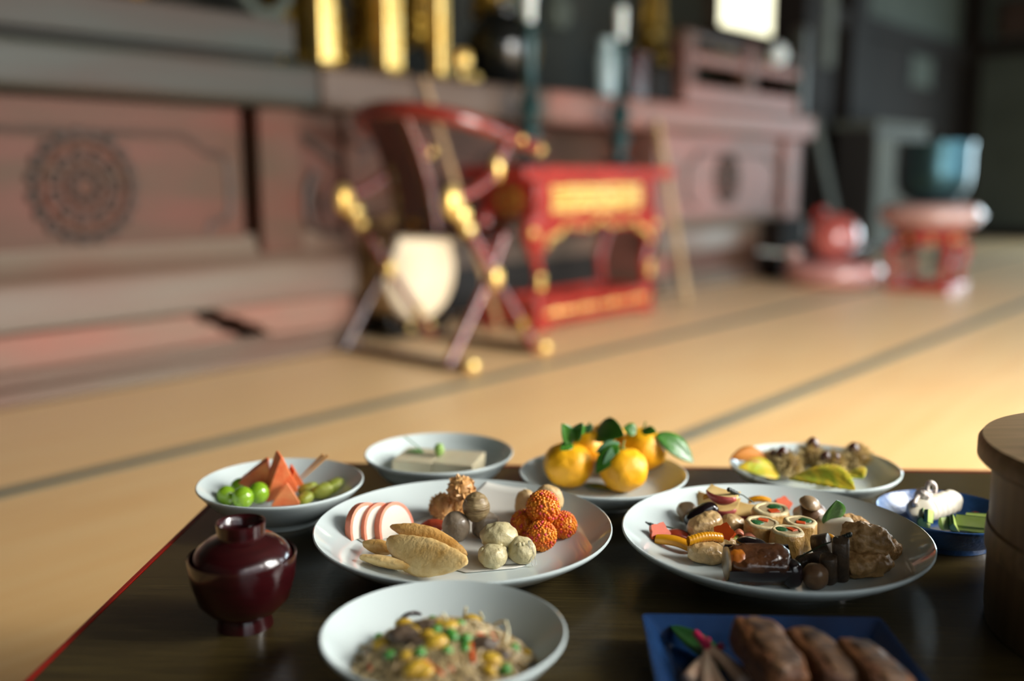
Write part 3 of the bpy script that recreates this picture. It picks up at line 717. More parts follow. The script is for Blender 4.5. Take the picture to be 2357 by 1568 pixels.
F['taro_top'] = mat('tan wrinkled taro', 'a08a62', .45, c2='745e3e', scale=70, stretch=(.5, .5, 3), bump=.5, bscale=200, coat=.1)
F['dumpling'] = mat('pale greenish batter', 'c9bc92', .45, c2='b0a276', scale=70, bump=.4, bscale=220, sss=.1, sssr=(.003,), coat=.15)
F['arare'] = mat('orange cracker crumb', 'd0600f', .45, c2='e08c1a', scale=110, contrast=(.4, .6))
F['arare_pink'] = mat('pink cracker crumb', 'd0454f', .45)
F['croq'] = mat('beige fried skin', 'c6a878', .55, c2='b08f5c', scale=50, bump=.4, bscale=200)
F['pickle_red'] = mat('dark red pickle', '9a3a22', .35, coat=.3)
F['apple'] = mat('cream apple flesh', 'dcbf82', .5, c2='d2ae6c', scale=30, sss=.15, sssr=(.004,))
F['apple_skin'] = mat('red apple skin', '9a2a30', .35, c2='b0544e', scale=60)
F['mush'] = mat('tan mushroom', '9a8060', .4, c2='7d6548', scale=60, coat=.2)
F['mush_dark'] = mat('brown mushroom cap', '5a3d2a', .35, c2='7a5c40', scale=50, coat=.3, bump=.2, bscale=150)
F['mush_stem'] = mat('cream mushroom stem', 'b59c78', .5, c2='9f8662', scale=60, stretch=(3, 3, .5))
F['egg'] = mat('black aubergine skin', '120d10', .18, c2='21151a', scale=30, coat=.6)
F['egg_flesh'] = mat('brown stewed aubergine', '5a3418', .25, c2='341a0e', scale=45, bump=.4, bscale=150, coat=.6)
F['egg_pale'] = mat('olive aubergine flesh', '8c7042', .35, c2='5e4524', scale=60, bump=.3, bscale=200, coat=.3)
F['fu'] = mat('glossy tan wheat cake', 'c0a070', .32, c2='a08050', scale=60, bump=.5, bscale=180, coat=.25, sss=.1, sssr=(.004,))
F['carrot'] = mat('orange carrot', 'cc4d0e', .4, c2='bd4410', scale=60, coat=.2)
F['ham'] = mat('salmon pink strip', 'cf8462', .4, c2='c06a50', scale=50)
F['pumpkin'] = mat('golden pumpkin', 'd9960f', .35, c2='c8820c', scale=60, coat=.3)
F['pumpkin_deep'] = mat('deep orange pumpkin', 'b8680f', .4, c2='94480c', scale=60, coat=.3)
F['tofu_skin'] = mat('fried tofu skin', 'c79f5c', .42, c2='b58744', scale=45, bump=.5, bscale=140, coat=.25)
F['tofu_rim'] = mat('cream roll edge', 'd8c79c', .55, c2='c9b484', scale=90, bump=.3, bscale=300)
F['spinach'] = mat('dark green spinach', '1d4a24', .35, c2='2c6434', scale=120, bump=.5, bscale=300, coat=.3)
F['daikon'] = mat('translucent beige radish', 'b3a07c', .35, c2='a08c68', scale=40, sss=.2, sssr=(.003,))
F['white_block'] = mat('white simmered root', 'c6bcae', .4, c2='b5aa98', scale=30, sss=.2, sssr=(.004,))
F['burdock'] = mat('dark brown burdock', '4a3826', .45, c2='33261a', scale=40, stretch=(3, 3, .4), bump=.3, bscale=200, coat=.2)
F['karaage'] = mat('brown fried crust', 'c49b66', .5, c2='85602f', scale=70, bump=.7, bscale=200, coat=.1)
F['needle'] = mat('dark pine needle', '2c3a20', .4)
F['knot'] = mat('black green knot', '16201a', .4)
F['squid'] = mat('translucent white squid', 'b3aa98', .45, sss=.2, sssr=(.003,), coat=.1)
F['squid_pink'] = mat('pinkish white squid tentacle', 'c4b8ae', .4, c2='c08a86', scale=90, contrast=(.58, .8), sss=.25, sssr=(.004,), coat=.3)
F['cuke'] = mat('pale green cucumber flesh', '9fb358', .35, c2='b3c272', scale=60, sss=.2, sssr=(.003,), coat=.2)
F['cuke_skin'] = mat('dark green cucumber skin', '1f4a28', .3, c2='2d5a32', scale=50)
F['pea'] = mat('green pea', '4c9138', .35, c2='3d7a2e', scale=60, coat=.2)
F['corn'] = mat('yellow ginkgo nut', 'c2a032', .4, c2='ad8420', scale=60, coat=.2)
F['noodle'] = mat('beige glass noodle', 'c0ab80', .3, c2='9a8358', scale=40, sss=.2, sssr=(.003,), coat=.3)
F['noodle_deep'] = mat('soft brown noodle heap', '7a6644', .4, c2='5f4d30', scale=120)
F['noodle_white'] = mat('cream noodle strand', 'd2caa6', .4, sss=.2, sssr=(.003,))
F['ear'] = mat('dark wood ear', '2a1a16', .3, coat=.4)
F['mince'] = mat('grey brown mushroom piece', '5d4c3c', .45, c2='443629', scale=90, bump=.5, bscale=200)
F['ginger'] = mat('pale pink ginger shoot', 'cfa88c', .35, c2='d9bda0', scale=40)
F['ginger_red'] = mat('magenta ginger tip', 'b31f49', .35)
F['fish'] = mat('brown grilled fish', '6d4322', .65, spec=.25, c2='4a2b17', scale=45, bump=.6, bscale=150, coat=.05)
F['fish_skin'] = mat('grey grilled fish skin', '5e422a', .65, spec=.2, c2='2a1b11', scale=60, stretch=(2.5, .6, 1), contrast=(.4, .6), bump=.5, bscale=170, coat=.05)
F['clear'] = mat('clear plastic', 'ffffff', .08, trans=.9)

# ================================================================= FOOD HELPERS
def frame(A, B, roll=0.0, up=(0, 0, 1)):
    """matrix at the middle of A-B, x along A-B, z as near up as it goes, rolled about x"""
    A, B = V3(A), V3(B); X = (B - A).normalized(); Z = V3(up) - X * X.dot(V3(up)); Z.normalize(); Y = Z.cross(X)
    m = Matrix((X, Y, Z)).transposed().to_4x4() @ Matrix.Rotation(roll, 4, 'X')
    m.translation = (A + B) / 2
    return m
def put(o, m): o.location = m.to_translation(); o.rotation_euler = m.to_euler(); return o
def span(name, A, B, fn, mt, label, cat, group=None, roll=0.0, **k):
    """one-mesh thing lying from A to B; fn(length) gives its mesh, centred, long along x"""
    A, B = V3(A), V3(B)
    return put(solo(name, fn((B - A).length), mt, label, cat, group=group, **k), frame(A, B, roll))
def spanthing(name, A, B, label, cat, group=None, roll=0.0):
    return put(thing(name, label, cat, group=group), frame(A, B, roll))
def ball(name, px, py, z, r, mt, label, cat, group=None, amp=.08, freq=60, seed=0, ridged=False, rot=0.0, nu=48, nv=32, shape=None):
    return solo(name, G().blob((0, 0, 0), r, amp, freq, seed, nu, nv, ridged=ridged, shape=shape), mt, label, cat, at(px, py, z), rot, group, smooth=180)
def boxy(p):
    def s(d, q):
        f = lambda a: math.copysign(abs(a) ** p, a)
        k = V3((f(d.x), f(d.y), f(d.z)))
        r = V3((q.x / d.x if abs(d.x) > 1e-6 else 0, q.y / d.y if abs(d.y) > 1e-6 else 0, q.z / d.z if abs(d.z) > 1e-6 else 0))
        return V3((k.x * r.x, k.y * r.y, k.z * r.z))
    return s
def leafgeo(A, B, width, up=(0, 0, 1), sag=.15, fold=.25, jag=0, nu=14):
    """leaf blade from base A to tip B, relative to A"""
    A, B = V3(A), V3(B); X = B - A; L = X.length; X = X.normalized(); Z = (V3(up) - X * X.dot(V3(up))).normalized(); Y = Z.cross(X)
    def fn(u, v):
        w = width * .5 * max(0, math.sin(PI * min(1, u * .985 + .015) ** .85)) ** .8
        if jag: w *= 1 + jag * (1 if int(u * nu) % 2 else -1)
        c = (v - .5) * 2
        p = X * (L * u) + Y * (c * w) + Z * (abs(c) * w * fold + sag * L * 4 * u * (1 - u))
        return tuple(p)
    return G().sheet(fn, nu, 4)
FL = TZ + .0114      # inside floor of the large plates

# ================================================================= CENTRE PLATE
def papersheet():
    A, B, E_, D, C_ = on('mid', 793, 1219), on('mid', 1120, 1111), on('mid', 1073, 1321), on('mid', 1208, 1309), on('mid', 1212, 1126)
    o = V3((-.05, .99, TZ))
    def fn(u, v):
        l = A.lerp(B, u); r = E_.lerp(D, u / .15) if u < .15 else D.lerp(C_, (u - .15) / .85)
        p = l.lerp(r, v)
        z = zin('mid', p.x, p.y) + .0012
        return (p.x - o.x, p.y - o.y, z - o.z)
    return o, G().sheet(fn, 24, 20)
o_, g = papersheet()
solo('paper_sheet', g, M['paper'], 'folded white paper sheet lying under the fried pieces on the centre plate', 'paper', o_, 0, smooth=180, solid=.0006)
def fishcake(px, py, lab):
    p = on('mid', px, py, .0022)
    t = thing('fish_cake_slice', lab, 'fish cake', p, (R(-14), R(0), R(50)), 'fish cake slices')
    a, h = .0255, .0345
    n = 16
    arc = [(a * math.cos(PI * k / n), h * math.sin(PI * k / n) ** .85) for k in range(n + 1)]
    arc2 = [(x * .88, z * .90) for x, z in arc]
    build('white_body', G().prism([(x, z) for x, z in arc2], -.0043, .0043, XZ()), F['kama_white'], t, smooth=50)
    build('pink_skin', G().prism(arc + arc2[::-1], -.0045, .0045, XZ()), F['kama_pink'], t, smooth=50)
fishcake(845, 1235, 'pink and white fish cake slice farthest left of the three')
fishcake(876, 1235, 'pink and white fish cake slice in the middle of the three')
fishcake(910, 1233, 'pink and white fish cake slice with its full white face showing')
def crescent(w, t_, bend, seed, amp=.10):
    def fn(L):
        def s(d, q):
            u = q.x / (L / 2)
            return V3((q.x, q.y, q.z * (1 - .25 * abs(u)) + bend * (u * u - .4)))
        return G().blob((0, 0, 0), (L / 2, t_ / 2, w / 2), amp, 110, seed, 56, 36, shape=s)
    return fn
CG = 'fried crescents on the centre plate'
span('fried_crescent', at(886, 1250, FL + .0195), at(1072, 1303, FL + .0195), crescent(.041, .015, .008, 1, .05), F['tempura2'], 'broad pale golden fried crescent at the front of the centre plate', 'fried piece', CG, R(-42), smooth=180)
span('fried_crescent', at(902, 1208, FL + .030), at(1078, 1275, FL + .012), crescent(.023, .013, -.003, 2, .06), F['tempura'], 'narrow golden fried wedge resting behind the broad fried crescent', 'fried piece', CG, R(-30), smooth=180)
span('fried_crescent', at(836, 1252, FL + .012), at(912, 1266, FL + .011), crescent(.018, .014, .002, 3), F['tempura'], 'brown fried crescent tucked at the left behind the broad one', 'fried piece', CG, R(30), smooth=180)
span('fried_crescent', at(830, 1282, FL + .0085), at(948, 1306, FL + .0085), crescent(.020, .012, .004, 4), F['tempura2'], 'lowest fried crescent, lying flat under the left end of the broad one', 'fried piece', CG, R(60), smooth=180)
def spiky(px, py, z, r, seed, lab):
    rr = random.Random(seed)
    t = thing('flaky_ball', lab, 'fried ball', at(px, py, z), 0, 'flaky fried balls')
    build('core', G().blob((0, 0, 0), r * .88, .14, 90, seed, 28, 20), F['flake'], t, smooth=180)
    g = G()
    for k in range(90):
        zc = 1 - 2 * (k + .5) / 90; a = k * 2.399 + rr.uniform(-.2, .2); q = math.sqrt(1 - zc * zc)
        d = V3((q * math.cos(a), q * math.sin(a), zc)); s_ = d.orthogonal().normalized(); b = d.cross(s_)
        c, s2 = math.cos(rr.uniform(0, 6)), math.sin(rr.uniform(0, 6)); w = s_ * c + b * s2; w.normalize(); n = d.cross(w)
        base = d * r * .8; h = r * rr.uniform(.08, .30); ww = r * rr.uniform(.22, .36)
        tip = d * (r * .85 + h) + s_ * rr.uniform(-.2, .2) * r
        g.add([base + w * ww, base - w * ww, base + n * ww * .35, tip, base - n * ww * .35], [(0, 2, 3), (2, 1, 3), (1, 4, 3), (4, 0, 3)])
    build('flakes', g, F['flake'], t, smooth=0)
spiky(1062, 1126, FL + .042, .0165, 11, 'flaky golden fried ball on top, at the back of the centre plate')
spiky(1018, 1166, FL + .0165, .0160, 12, 'flaky brown fried ball below, left of the topmost flaky ball')
spiky(1058, 1166, FL + .0150, .0145, 13, 'flaky fried ball half hidden behind the tan wrinkled taro')
TG = 'simmered taro pieces'
ball('taro_piece', 1096, 1168, FL + .036, (.0145, .0145, .0165), F['taro_top'], 'tan wrinkled taro ball resting on two grey taro pieces', 'taro', TG, .06, 120, 21)
ball('taro_piece', 1050, 1213, FL + .0165, (.0150, .0140, .0170), F['taro'], 'smooth grey taro piece at the left beside the dark red pickle', 'taro', TG, .05, 60, 22)
ball('taro_piece', 1117, 1209, FL + .0150, (.0150, .0145, .0150), F['taro'], 'rough grey taro piece at the right behind the pale dumplings', 'taro', TG, .12, 80, 23)
DG = 'pale battered dumplings'
def lumpy(px, py, z, r, seed, lab):
    rr = random.Random(seed)
    t = thing('battered_dumpling', lab, 'dumpling', at(px, py, z), rr.uniform(0, 3), DG)
    build('body', G().blob((0, 0, 0), r, .12, 62, seed, 60, 42), F['dumpling'], t, smooth=180)
    g = G()
    for k in range(7):
        a, b = rr.uniform(0, 6.28), rr.uniform(-.5, .9)
        g.blob((r[0] * .92 * math.cos(a) * math.cos(b), r[1] * .92 * math.sin(a) * math.cos(b), r[2] * .92 * math.sin(b)), rr.uniform(.0016, .0034), .2, 200, k, 10, 8)
    build('batter_drips', g, F['dumpling'], t, smooth=180)
lumpy(1149, 1234, FL + .025, (.0190, .0165, .0140), 31, 'largest pale battered dumpling, resting on two smaller ones')
lumpy(1134, 1280, FL + .0120, (.0145, .0140, .0125), 32, 'pale battered dumpling at the front left of its group')
lumpy(1200, 1267, FL + .0135, (.0150, .0145, .0140), 33, 'pale battered dumpling at the front right with a clear pick')
def arare(px, py, z, r, seed, lab):
    rr = random.Random(seed)
    t = thing('crumbed_ball', lab, 'crumbed ball', at(px, py, z), 0, 'orange crumbed balls')
    build('core', G().blob((0, 0, 0), r * .93, .05, 80, seed, 26, 18), F['arare'], t, smooth=180)
    g, p = G(), G()
    n = 330
    for k in range(n):
        zc = 1 - 2 * (k + .5) / n; a = k * 2.39996 + rr.uniform(-.15, .15); q = math.sqrt(1 - zc * zc)
        (p if rr.random() < .11 else g).blob((r * .95 * q * math.cos(a), r * .95 * q * math.sin(a), r * .95 * zc), r * rr.uniform(.075, .115), 0, 1, 0, 6, 4)
    build('orange_crumbs', g, F['arare'], t, smooth=180)
    build('pink_crumbs', p, F['arare_pink'], t, smooth=180)
arare(1250, 1168, FL + .041, .0178, 41, 'topmost orange crumbed ball, stacked on the others')
arare(1246, 1233, FL + .0160, .0160, 42, 'front orange crumbed ball of the stack')
arare(1296, 1209, FL + .0160, .0150, 43, 'right orange crumbed ball, behind the front one')
arare(1208, 1207, FL + .0165, .0158, 44, 'left orange crumbed ball, beneath the topmost one')
ball('fried_chunk', 1262, 1150, FL + .031, (.0170, .011, .0165), F['croq'], 'beige fried chunk just behind the topmost orange ball', 'fried chunk', 'beige fried chunks', .12, 60, 51)
ball('fried_chunk', 1211, 1164, FL + .018, (.0135, .011, .019), F['croq'], 'beige fried chunk at the left behind the orange balls', 'fried chunk', 'beige fried chunks', .12, 60, 52)
ball('red_pickle', 998, 1210, FL + .006, (.014, .011, .0065), F['pickle_red'], 'dark red pickle lying between the fish cake and grey taro', 'pickle', None, .15, 80, 53)
t = thing('plastic_pick', 'small clear plastic pick stuck in the front right dumpling', 'pick', at(1226, 1305, FL + .001))
build('prong', G().tube([(0, 0, .0012), (-.004, .003, .026)], .0007, 6).tube([(.004, .001, .0012), (-.001, .004, .026)], .0007, 6), F['clear'], t)
t = thing('paper_roll', 'curled corner of white paper beside the front dumplings', 'paper', on('mid', 1190, 1297, .0016), R(12))
build('curl', G().sheet(lambda u, v: (-.014 + .028 * u, .006 * math.cos(PI * v), .0045 * math.sin(PI * v) + .0006), 6, 10), M['paper'], t, smooth=180, solid=.0005)

# ================================================================= RIGHT PLATE
def P2(X, Y, z): return at(1420 + X / 3.185, 1080 + Y / 3.185, z)
def wedge(A, B, w, h, lab, roll):
    t = spanthing('apple_slice', A, B, lab, 'apple slice', 'apple slices on the large right plate', roll)
    L = (V3(B) - V3(A)).length; n = 14
    g, k_ = G(), G()
    def sec(u):
        s = math.sin(PI * (.04 + .92 * u)); return s ** .55
    v1, v2 = [], []
    for i in range(n + 1):
        u = i / n; x = (u - .5) * L; s = sec(u); bow = -.12 * L * (1 - s)
        v1.append([(x, bow + w * .5 * s, h * .5 * s), (x, bow - w * .5, 0), (x, bow + w * .5 * s, -h * .5 * s), (x, bow + w * .62 * s, 0)])
    vs = [p for r_ in v1 for p in r_]
    f = []
    for i in range(n):
        for j in range(4): f.append((i * 4 + j, i * 4 + (j + 1) % 4, (i + 1) * 4 + (j + 1) % 4, (i + 1) * 4 + j))
    f += [(0, 1, 2, 3), tuple(n * 4 + j for j in (3, 2, 1, 0))]
    build('flesh', g.add(vs, f), F['apple'], t, smooth=35)
    vs = []
    for r_ in v1: vs += [(r_[0][0], r_[0][1] + .0006, r_[0][2]), (r_[3][0], r_[3][1] + .0012, r_[3][2]), (r_[2][0], r_[2][1] + .0006, r_[2][2])]
    f = [(i * 3 + j, i * 3 + j + 1, (i + 1) * 3 + j + 1, (i + 1) * 3 + j) for i in range(n) for j in range(2)]
    build('skin', k_.add(vs, f), F['apple_skin'], t, smooth=60, solid=.0008)
# local y points to the skin side; roll turns the skin down towards the viewer
wedge(P2(878, 215, FL + .040), P2(660, 158, FL + .042), .018, .013, 'topmost apple slice with a red skin edge, by the dark knotted pick', R(-25))
wedge(P2(880, 290, FL + .024), P2(690, 240, FL + .026), .022, .015, 'apple slice second from the top of the apple pile', R(-45))
wedge(P2(1010, 330, FL + .016), P2(840, 290, FL + .017), .022, .016, 'apple slice with pinkish purple skin against the back roll', R(-40))
wedge(P2(730, 255, FL + .018), P2(580, 230, FL + .016), .020, .015, 'pale apple slice at the left behind the black aubergine', R(-60))
wedge(P2(900, 375, FL + .008), P2(720, 330, FL + .008), .022, .015, 'lowest apple slice with dark red skin under the others', R(-20))
def mushroom(cap, r, foot, sr, mt, lab, cup=(0, 0, 1)):
    cap, foot = V3(cap), V3(foot)
    t = thing('simmered_mushroom', lab, 'mushroom', foot, 0, 'simmered mushrooms')
    c = cap - foot
    build('stem', G().tube(bez([(0, 0, 0), tuple(c * .5 + V3((.001, 0, 0))), tuple(c)], 5), [sr * (1.1 - .3 * k / 10) for k in range(11)], 12), F['mush_stem'], t, smooth=180)
    m = Matrix.Translation(c) @ V3((0, 0, 1)).rotation_difference(V3(cup)).to_matrix().to_4x4()
    build('cap', G().lathe([(0, r * .75), (r * .4, r * .70), (r * .75, r * .48), (r * .97, r * .12), (r, -.05 * r), (r * .92, -r * .18), (r * .6, -r * .08), (0, -r * .02)], 28, m, wob=lambda a, z: 1 + .06 * math.sin(3 * a + 1)), mt, t, smooth=180)
mushroom(P2(508, 300, FL + .019), .0115, P2(490, 395, FL + .003), .0062, F['mush'], 'tan mushroom with a thick pale stem at the left of the right plate', (-.3, -.3, .9))
mushroom(P2(1412, 258, FL + .036), .0115, P2(1330, 320, FL + .012), .0062, F['mush'], 'tan mushroom lying highest, behind the rolls by the green leaf', (.25, -.2, .95))
mushroom(P2(1440, 330, FL + .022), .0165, P2(1480, 470, FL + .006), .0065, F['mush_dark'], 'brown capped mushroom below the highest one, beside the green leaf', (.35, -.55, .75))
def spindle(r, seed, mt=None, amp=.06, p=None, fz=1.0):
    return lambda L: G().blob((0, 0, 0), (L / 2, r, r * fz), amp, 60, seed, 30, 20, shape=boxy(p) if p else None)
EG = 'aubergine pieces'
span('aubergine_piece', P2(505, 400, FL + .010), P2(735, 268, FL + .030), spindle(.0095, 61, p=.75), F['egg'], 'glossy black aubergine strip leaning on the tan mushroom', 'aubergine', EG, smooth=180)
def wheat(px, py, z, r, seed, lab, rot=0):
    solo('wheat_cake', G().blob((0, 0, 0), r, .15, 80, seed, 44, 32, shape=boxy(.72)), F['fu'], lab, 'wheat cake', P2(px, py, z), rot, 'tan wheat cakes', smooth=180)
wheat(645, 415, FL + .019, (.0195, .0115, .0120), 71, 'glossy tan wheat cake raised on the front of the apple pile', (R(20), R(-18), R(18)))
wheat(842, 415, FL + .013, (.0125, .0120, .0120), 72, 'glossy tan wheat cake beside the left roll', (0, R(8), R(30)))
wheat(655, 612, FL + .0105, (.0180, .0125, .0105), 73, 'glossy tan wheat cake lowest, in front of the yellow pumpkin strip', (0, R(5), R(-8)))
wheat(790, 560, FL + .009, (.0120, .0110, .0090), 74, 'glossy tan wheat cake squeezed against the stuffed aubergine', 0)
def pickneedle(A, B, lab):
    A, B = V3(A), V3(B)
    t = thing('pine_needle_pick', lab, 'pick', A, 0, 'pine needle picks')
    d = (B - A); s_ = d.cross(V3((0, 0, 1))).normalized() * .0012
    build('needles', G().tube([(0, 0, 0), tuple(d * .5 + s_ * .5 + V3((0, 0, .002))), tuple(d + s_)], .0006, 6).tube([(0, 0, 0), tuple(d * .5 - s_ * .5 + V3((0, 0, .002))), tuple(d - s_)], .0006, 6), F['needle'], t, smooth=180)
    g = G(); u = d.normalized()
    for k in range(7):
        g.blob(tuple(u * (-.006 + .0024 * k) + V3((0, 0, .0003 * (k % 2)))), (.0024, .0024, .0027), .1, 300, k, 10, 8)
    build('knot', g, F['knot'], t, smooth=180)
pickneedle(P2(205, 403, FL + .014), P2(530, 470, FL + .008), 'pine needle pick with a dark knot reaching over the left of the right plate')
pickneedle(P2(848, 165, FL + .047), P2(1000, 245, FL + .030), 'pine needle pick with a dark knot standing up behind the apple slices')
def maple(px, py, z, r, lab, rot):
    out = []
    for k in range(20):
        a = 2 * PI * k / 20; rr = r * (1 if k % 4 == 0 else .86 if k % 2 else .74)
        out.append((rr * math.cos(a), rr * math.sin(a)))
    solo('carrot_slice', G().prism(out, -.003, .003), F['carrot'], lab, 'carrot', P2(px, py, z), rot, 'cut carrot slices', smooth=30)
maple(310, 470, FL + .0135, .0125, 'orange leaf shaped carrot slice farthest left on the right plate', (R(60), R(10), R(15)))
maple(785, 475, FL + .021, .0120, 'orange leaf shaped carrot slice between two tan wheat cakes', (R(55), R(-10), R(-20)))
maple(1220, 262, FL + .014, .0105, 'orange carrot slice behind the back roll', (R(50), 0, R(10)))
def strip(A, B, w, h, mt, name, lab, cat, grp, seed, roll=0):
    def fn(L):
        return G().sheet(lambda u, v: ((u - .5) * L, w * .5 * math.cos(2 * PI * v) * (1 - .15 * (2 * u - 1) ** 4), h * .5 * math.sin(2 * PI * v) + .003 * math.sin(u * PI) + (.0004 if seed == 2 else .0) * math.sin(u * 70)), 40, 12)
    return span(name, A, B, fn, mt, lab, cat, grp, roll, smooth=180)
PG = 'golden pumpkin strips'
strip(P2(285, 515, FL + .010), P2(545, 575, FL + .0065), .012, .011, F['pumpkin'], 'pumpkin_strip', 'golden pumpkin strip at the far left under the carrot', 'pumpkin', PG, 1)
strip(P2(522, 530, FL + .0225), P2(770, 505, FL + .0225), .010, .0100, F['pumpkin'], 'pumpkin_strip', 'ridged golden pumpkin strip lying across the tan wheat cakes', 'pumpkin', PG, 2)
strip(P2(965, 232, FL + .022), P2(1130, 240, FL + .022), .010, .007, F['pumpkin'], 'pumpkin_strip', 'golden pumpkin strip behind the back roll', 'pumpkin', PG, 3)
strip(P2(1500, 505, FL + .019), P2(1605, 525, FL + .019), .009, .006, F['pumpkin'], 'pumpkin_strip', 'small golden pumpkin strip over the dark burdock', 'pumpkin', PG, 4)
strip(P2(640, 205, FL + .0345), P2(740, 225, FL + .034), .010, .007, F['pumpkin'], 'pumpkin_strip', 'golden pumpkin strip under the topmost apple slice', 'pumpkin', PG, 5)
strip(P2(370, 480, FL + .009), P2(520, 505, FL + .007), .016, .009, F['pickle_red'], 'red_strip', 'dark red glossy strip under the needle at the left', 'red strip', None, 6)
strip(P2(860, 475, FL + .0175), P2(930, 480, FL + .0175), .009, .005, F['ham'], 'pink_strip', 'short salmon pink strip left of the other, before the left roll', 'pink strip', 'salmon pink strips', 7)
strip(P2(925, 505, FL + .0140), P2(1025, 515, FL + .0130), .011, .007, F['ham'], 'pink_strip', 'longer salmon pink strip at the foot of the left roll', 'pink strip', 'salmon pink strips', 8)
ball('green_bean', 1687, 1243, FL + .011, (.0075, .006, .006), F['kiwi'], 'small olive green piece beside the stuffed aubergine', 'green piece', None, .05, 80, 80)
def roll(px, py, z, r, lab, rz, sx=1.0, tilt=(0, 0)):
    top = P2(px, py, z); h = z - FL - .001
    t = thing('tofu_skin_roll', lab, 'roll', top, (tilt[0], tilt[1], rz), 'tofu skin rolls')
    wob = lambda a, zz: 1 + .04 * math.sin(2 * a + 1 + rz) + .025 * math.sin(5 * a + zz * 260 + rz) + .02 * math.sin(9 * a - zz * 400)
    b = G().lathe([(r * .82, -.0004), (r * .97, -.0008), (r * 1.01, -.003), (r * 1.03, -h * .25), (r * 1.05, -h * .4), (r * 1.02, -h * .55), (r * 1.04, -h * .75), (r * .99, -h * .92), (r * .90, -h), (0, -h)], 44, sx=sx, wob=wob)
    build('wrapper', b, F['tofu_skin'], t, smooth=180)
    build('cut_rim', G().lathe([(r * .70, -.003), (r * .70, .0003), (r * .78, .0009), (r * .90, .0008), (r * .98, -.0008), (r * .98, -.003)], 44, sx=sx, wob=wob), F['tofu_rim'], t, smooth=180)
    build('radish_filling', G().lathe([(0, -.0002), (r * .72, -.0002), (r * .72, -.004), (0, -.004)], 30, sx=sx), F['daikon'], t, smooth=40)
    build('spinach_filling', G().blob((r * .30, r * .22, 0), (r * .40, r * .36, .0016), .25, 300, 3, 20, 12), F['spinach'], t, smooth=180)
    build('carrot_filling', G().box(-r * .28, r * .30, -r * .55, -r * .12, -.003, .0010), F['carrot'], t, bevel=.0006)
roll(1130, 290, FL + .030, .0195, 'tofu skin roll standing at the back of the four', R(10), tilt=(R(4), 0))
roll(1068, 388, FL + .027, .0185, 'tofu skin roll standing at the left of the four', R(160), tilt=(0, R(-3)))
roll(1345, 380, FL + .030, .0168, 'tofu skin roll standing at the right of the four', R(-15), tilt=(0, R(3)))
roll(1252, 448, FL + .031, .0172, 'tofu skin roll standing at the front of the four', R(120), tilt=(R(3), 0))
# stuffed aubergine
def auber(A, B, r, lab, roll_):
    t = spanthing('stuffed_aubergine', A, B, lab, 'aubergine', EG, roll_)
    L = (V3(B) - V3(A)).length
    def arc(a0, a1, rr, n=14): return [(rr * math.cos(R(a0 + (a1 - a0) * k / n)), rr * math.sin(R(a0 + (a1 - a0) * k / n))) for k in range(n + 1)]
    m = Matrix(((0, 0, 1, 0), (1, 0, 0, 0), (0, 1, 0, 0), (0, 0, 0, 1)))     # outline in y,z extruded along x
    build('skin', G().prism(arc(155, 385, r) + arc(385, 155, r * .90), -L / 2, L / 2, m), F['egg'], t, smooth=50, bevel=.001)
    build('flesh', G().blob((0, 0, -r * .08), (L / 2 - .001, r * .92, r * .80), .10, 90, 8, 36, 26, shape=boxy(.45)), F['egg_flesh'], t, smooth=180)
    build('cut_end', G().lathe([(0, 0), (r * .70, 0), (r * .86, .001), (r * .86, .003), (0, .003)], 26, TR((-L / 2 - .0012, 0, -r * .05)) @ Matrix.Rotation(PI / 2, 4, 'Y')), F['egg_pale'], t, smooth=50)
    build('pumpkin_core', G().blob((-L * .33, -r * .05, r * .40), (L * .17, r * .62, r * .38), .15, 120, 6, 26, 18), F['pumpkin_deep'], t, smooth=180)
    build('glaze', G().blob((L * .12, -r * .1, r * .52), (L * .26, r * .60, r * .26), .22, 120, 9, 30, 18), F['egg_flesh'], t, smooth=180)
auber(P2(800, 688, FL + .0215), P2(1275, 688, FL + .0215), .0185, 'large stuffed aubergine with black skin and orange filling at the front', R(28))
span('aubergine_piece', P2(890, 530, FL + .021), P2(1090, 580, FL + .024), spindle(.0100, 62, p=.75, fz=.7), F['egg'], 'black aubergine piece lying behind the large stuffed one', 'aubergine', EG, smooth=180)
span('aubergine_piece', P2(1215, 770, FL + .014), P2(1330, 755, FL + .014), spindle(.0130, 63, p=.7), F['egg'], 'short blue black aubergine end at the right of the stuffed one', 'aubergine', EG, smooth=180)
solo('mushroom_ball', G().blob((0, 0, 0), (.0125, .0125, .0122), .10, 90, 64, 28, 20), F['mush_dark'], 'small round dark mushroom at the front of the right plate', 'mushroom', P2(1452, 785, FL + .0125), 0, 'simmered mushrooms', smooth=180)
def stick(A, B, r, lab, seed):
    span('burdock_stick', A, B, lambda L: G().lathe([(0, -L / 2), (r * .9, -L / 2), (r, -L / 2 + .001), (r, L / 2 - .001), (r * .9, L / 2), (0, L / 2)], 18, Matrix.Rotation(PI / 2, 4, 'Y'), wob=lambda a, z: 1 + .05 * math.sin(4 * a + z * 150 + seed)), F['burdock'], lab, 'burdock', 'burdock sticks', smooth=50)
stick(P2(1640, 800, FL + .003), P2(1640, 520, FL + .045), .0085, 'tallest burdock stick standing beside the fried pieces', 1)
stick(P2(1555, 820, FL + .003), P2(1550, 640, FL + .030), .0082, 'shorter burdock stick standing left of the tallest one', 2)
stick(P2(1440, 560, FL + .014), P2(1560, 540, FL + .020), .0100, 'tan burdock piece lying behind the standing sticks', 3)
stick(P2(1330, 690, FL + .007), P2(1500, 650, FL + .010), .0070, 'dark burdock stick lying low right of the front roll', 4)
pickneedle(P2(1665, 500, FL + .045), P2(1330, 650, FL + .020), 'pine needle pick slanting across the dark burdock sticks')
A_, B_ = P2(1560, 400, FL + .018), P2(1612, 228, FL + .052)
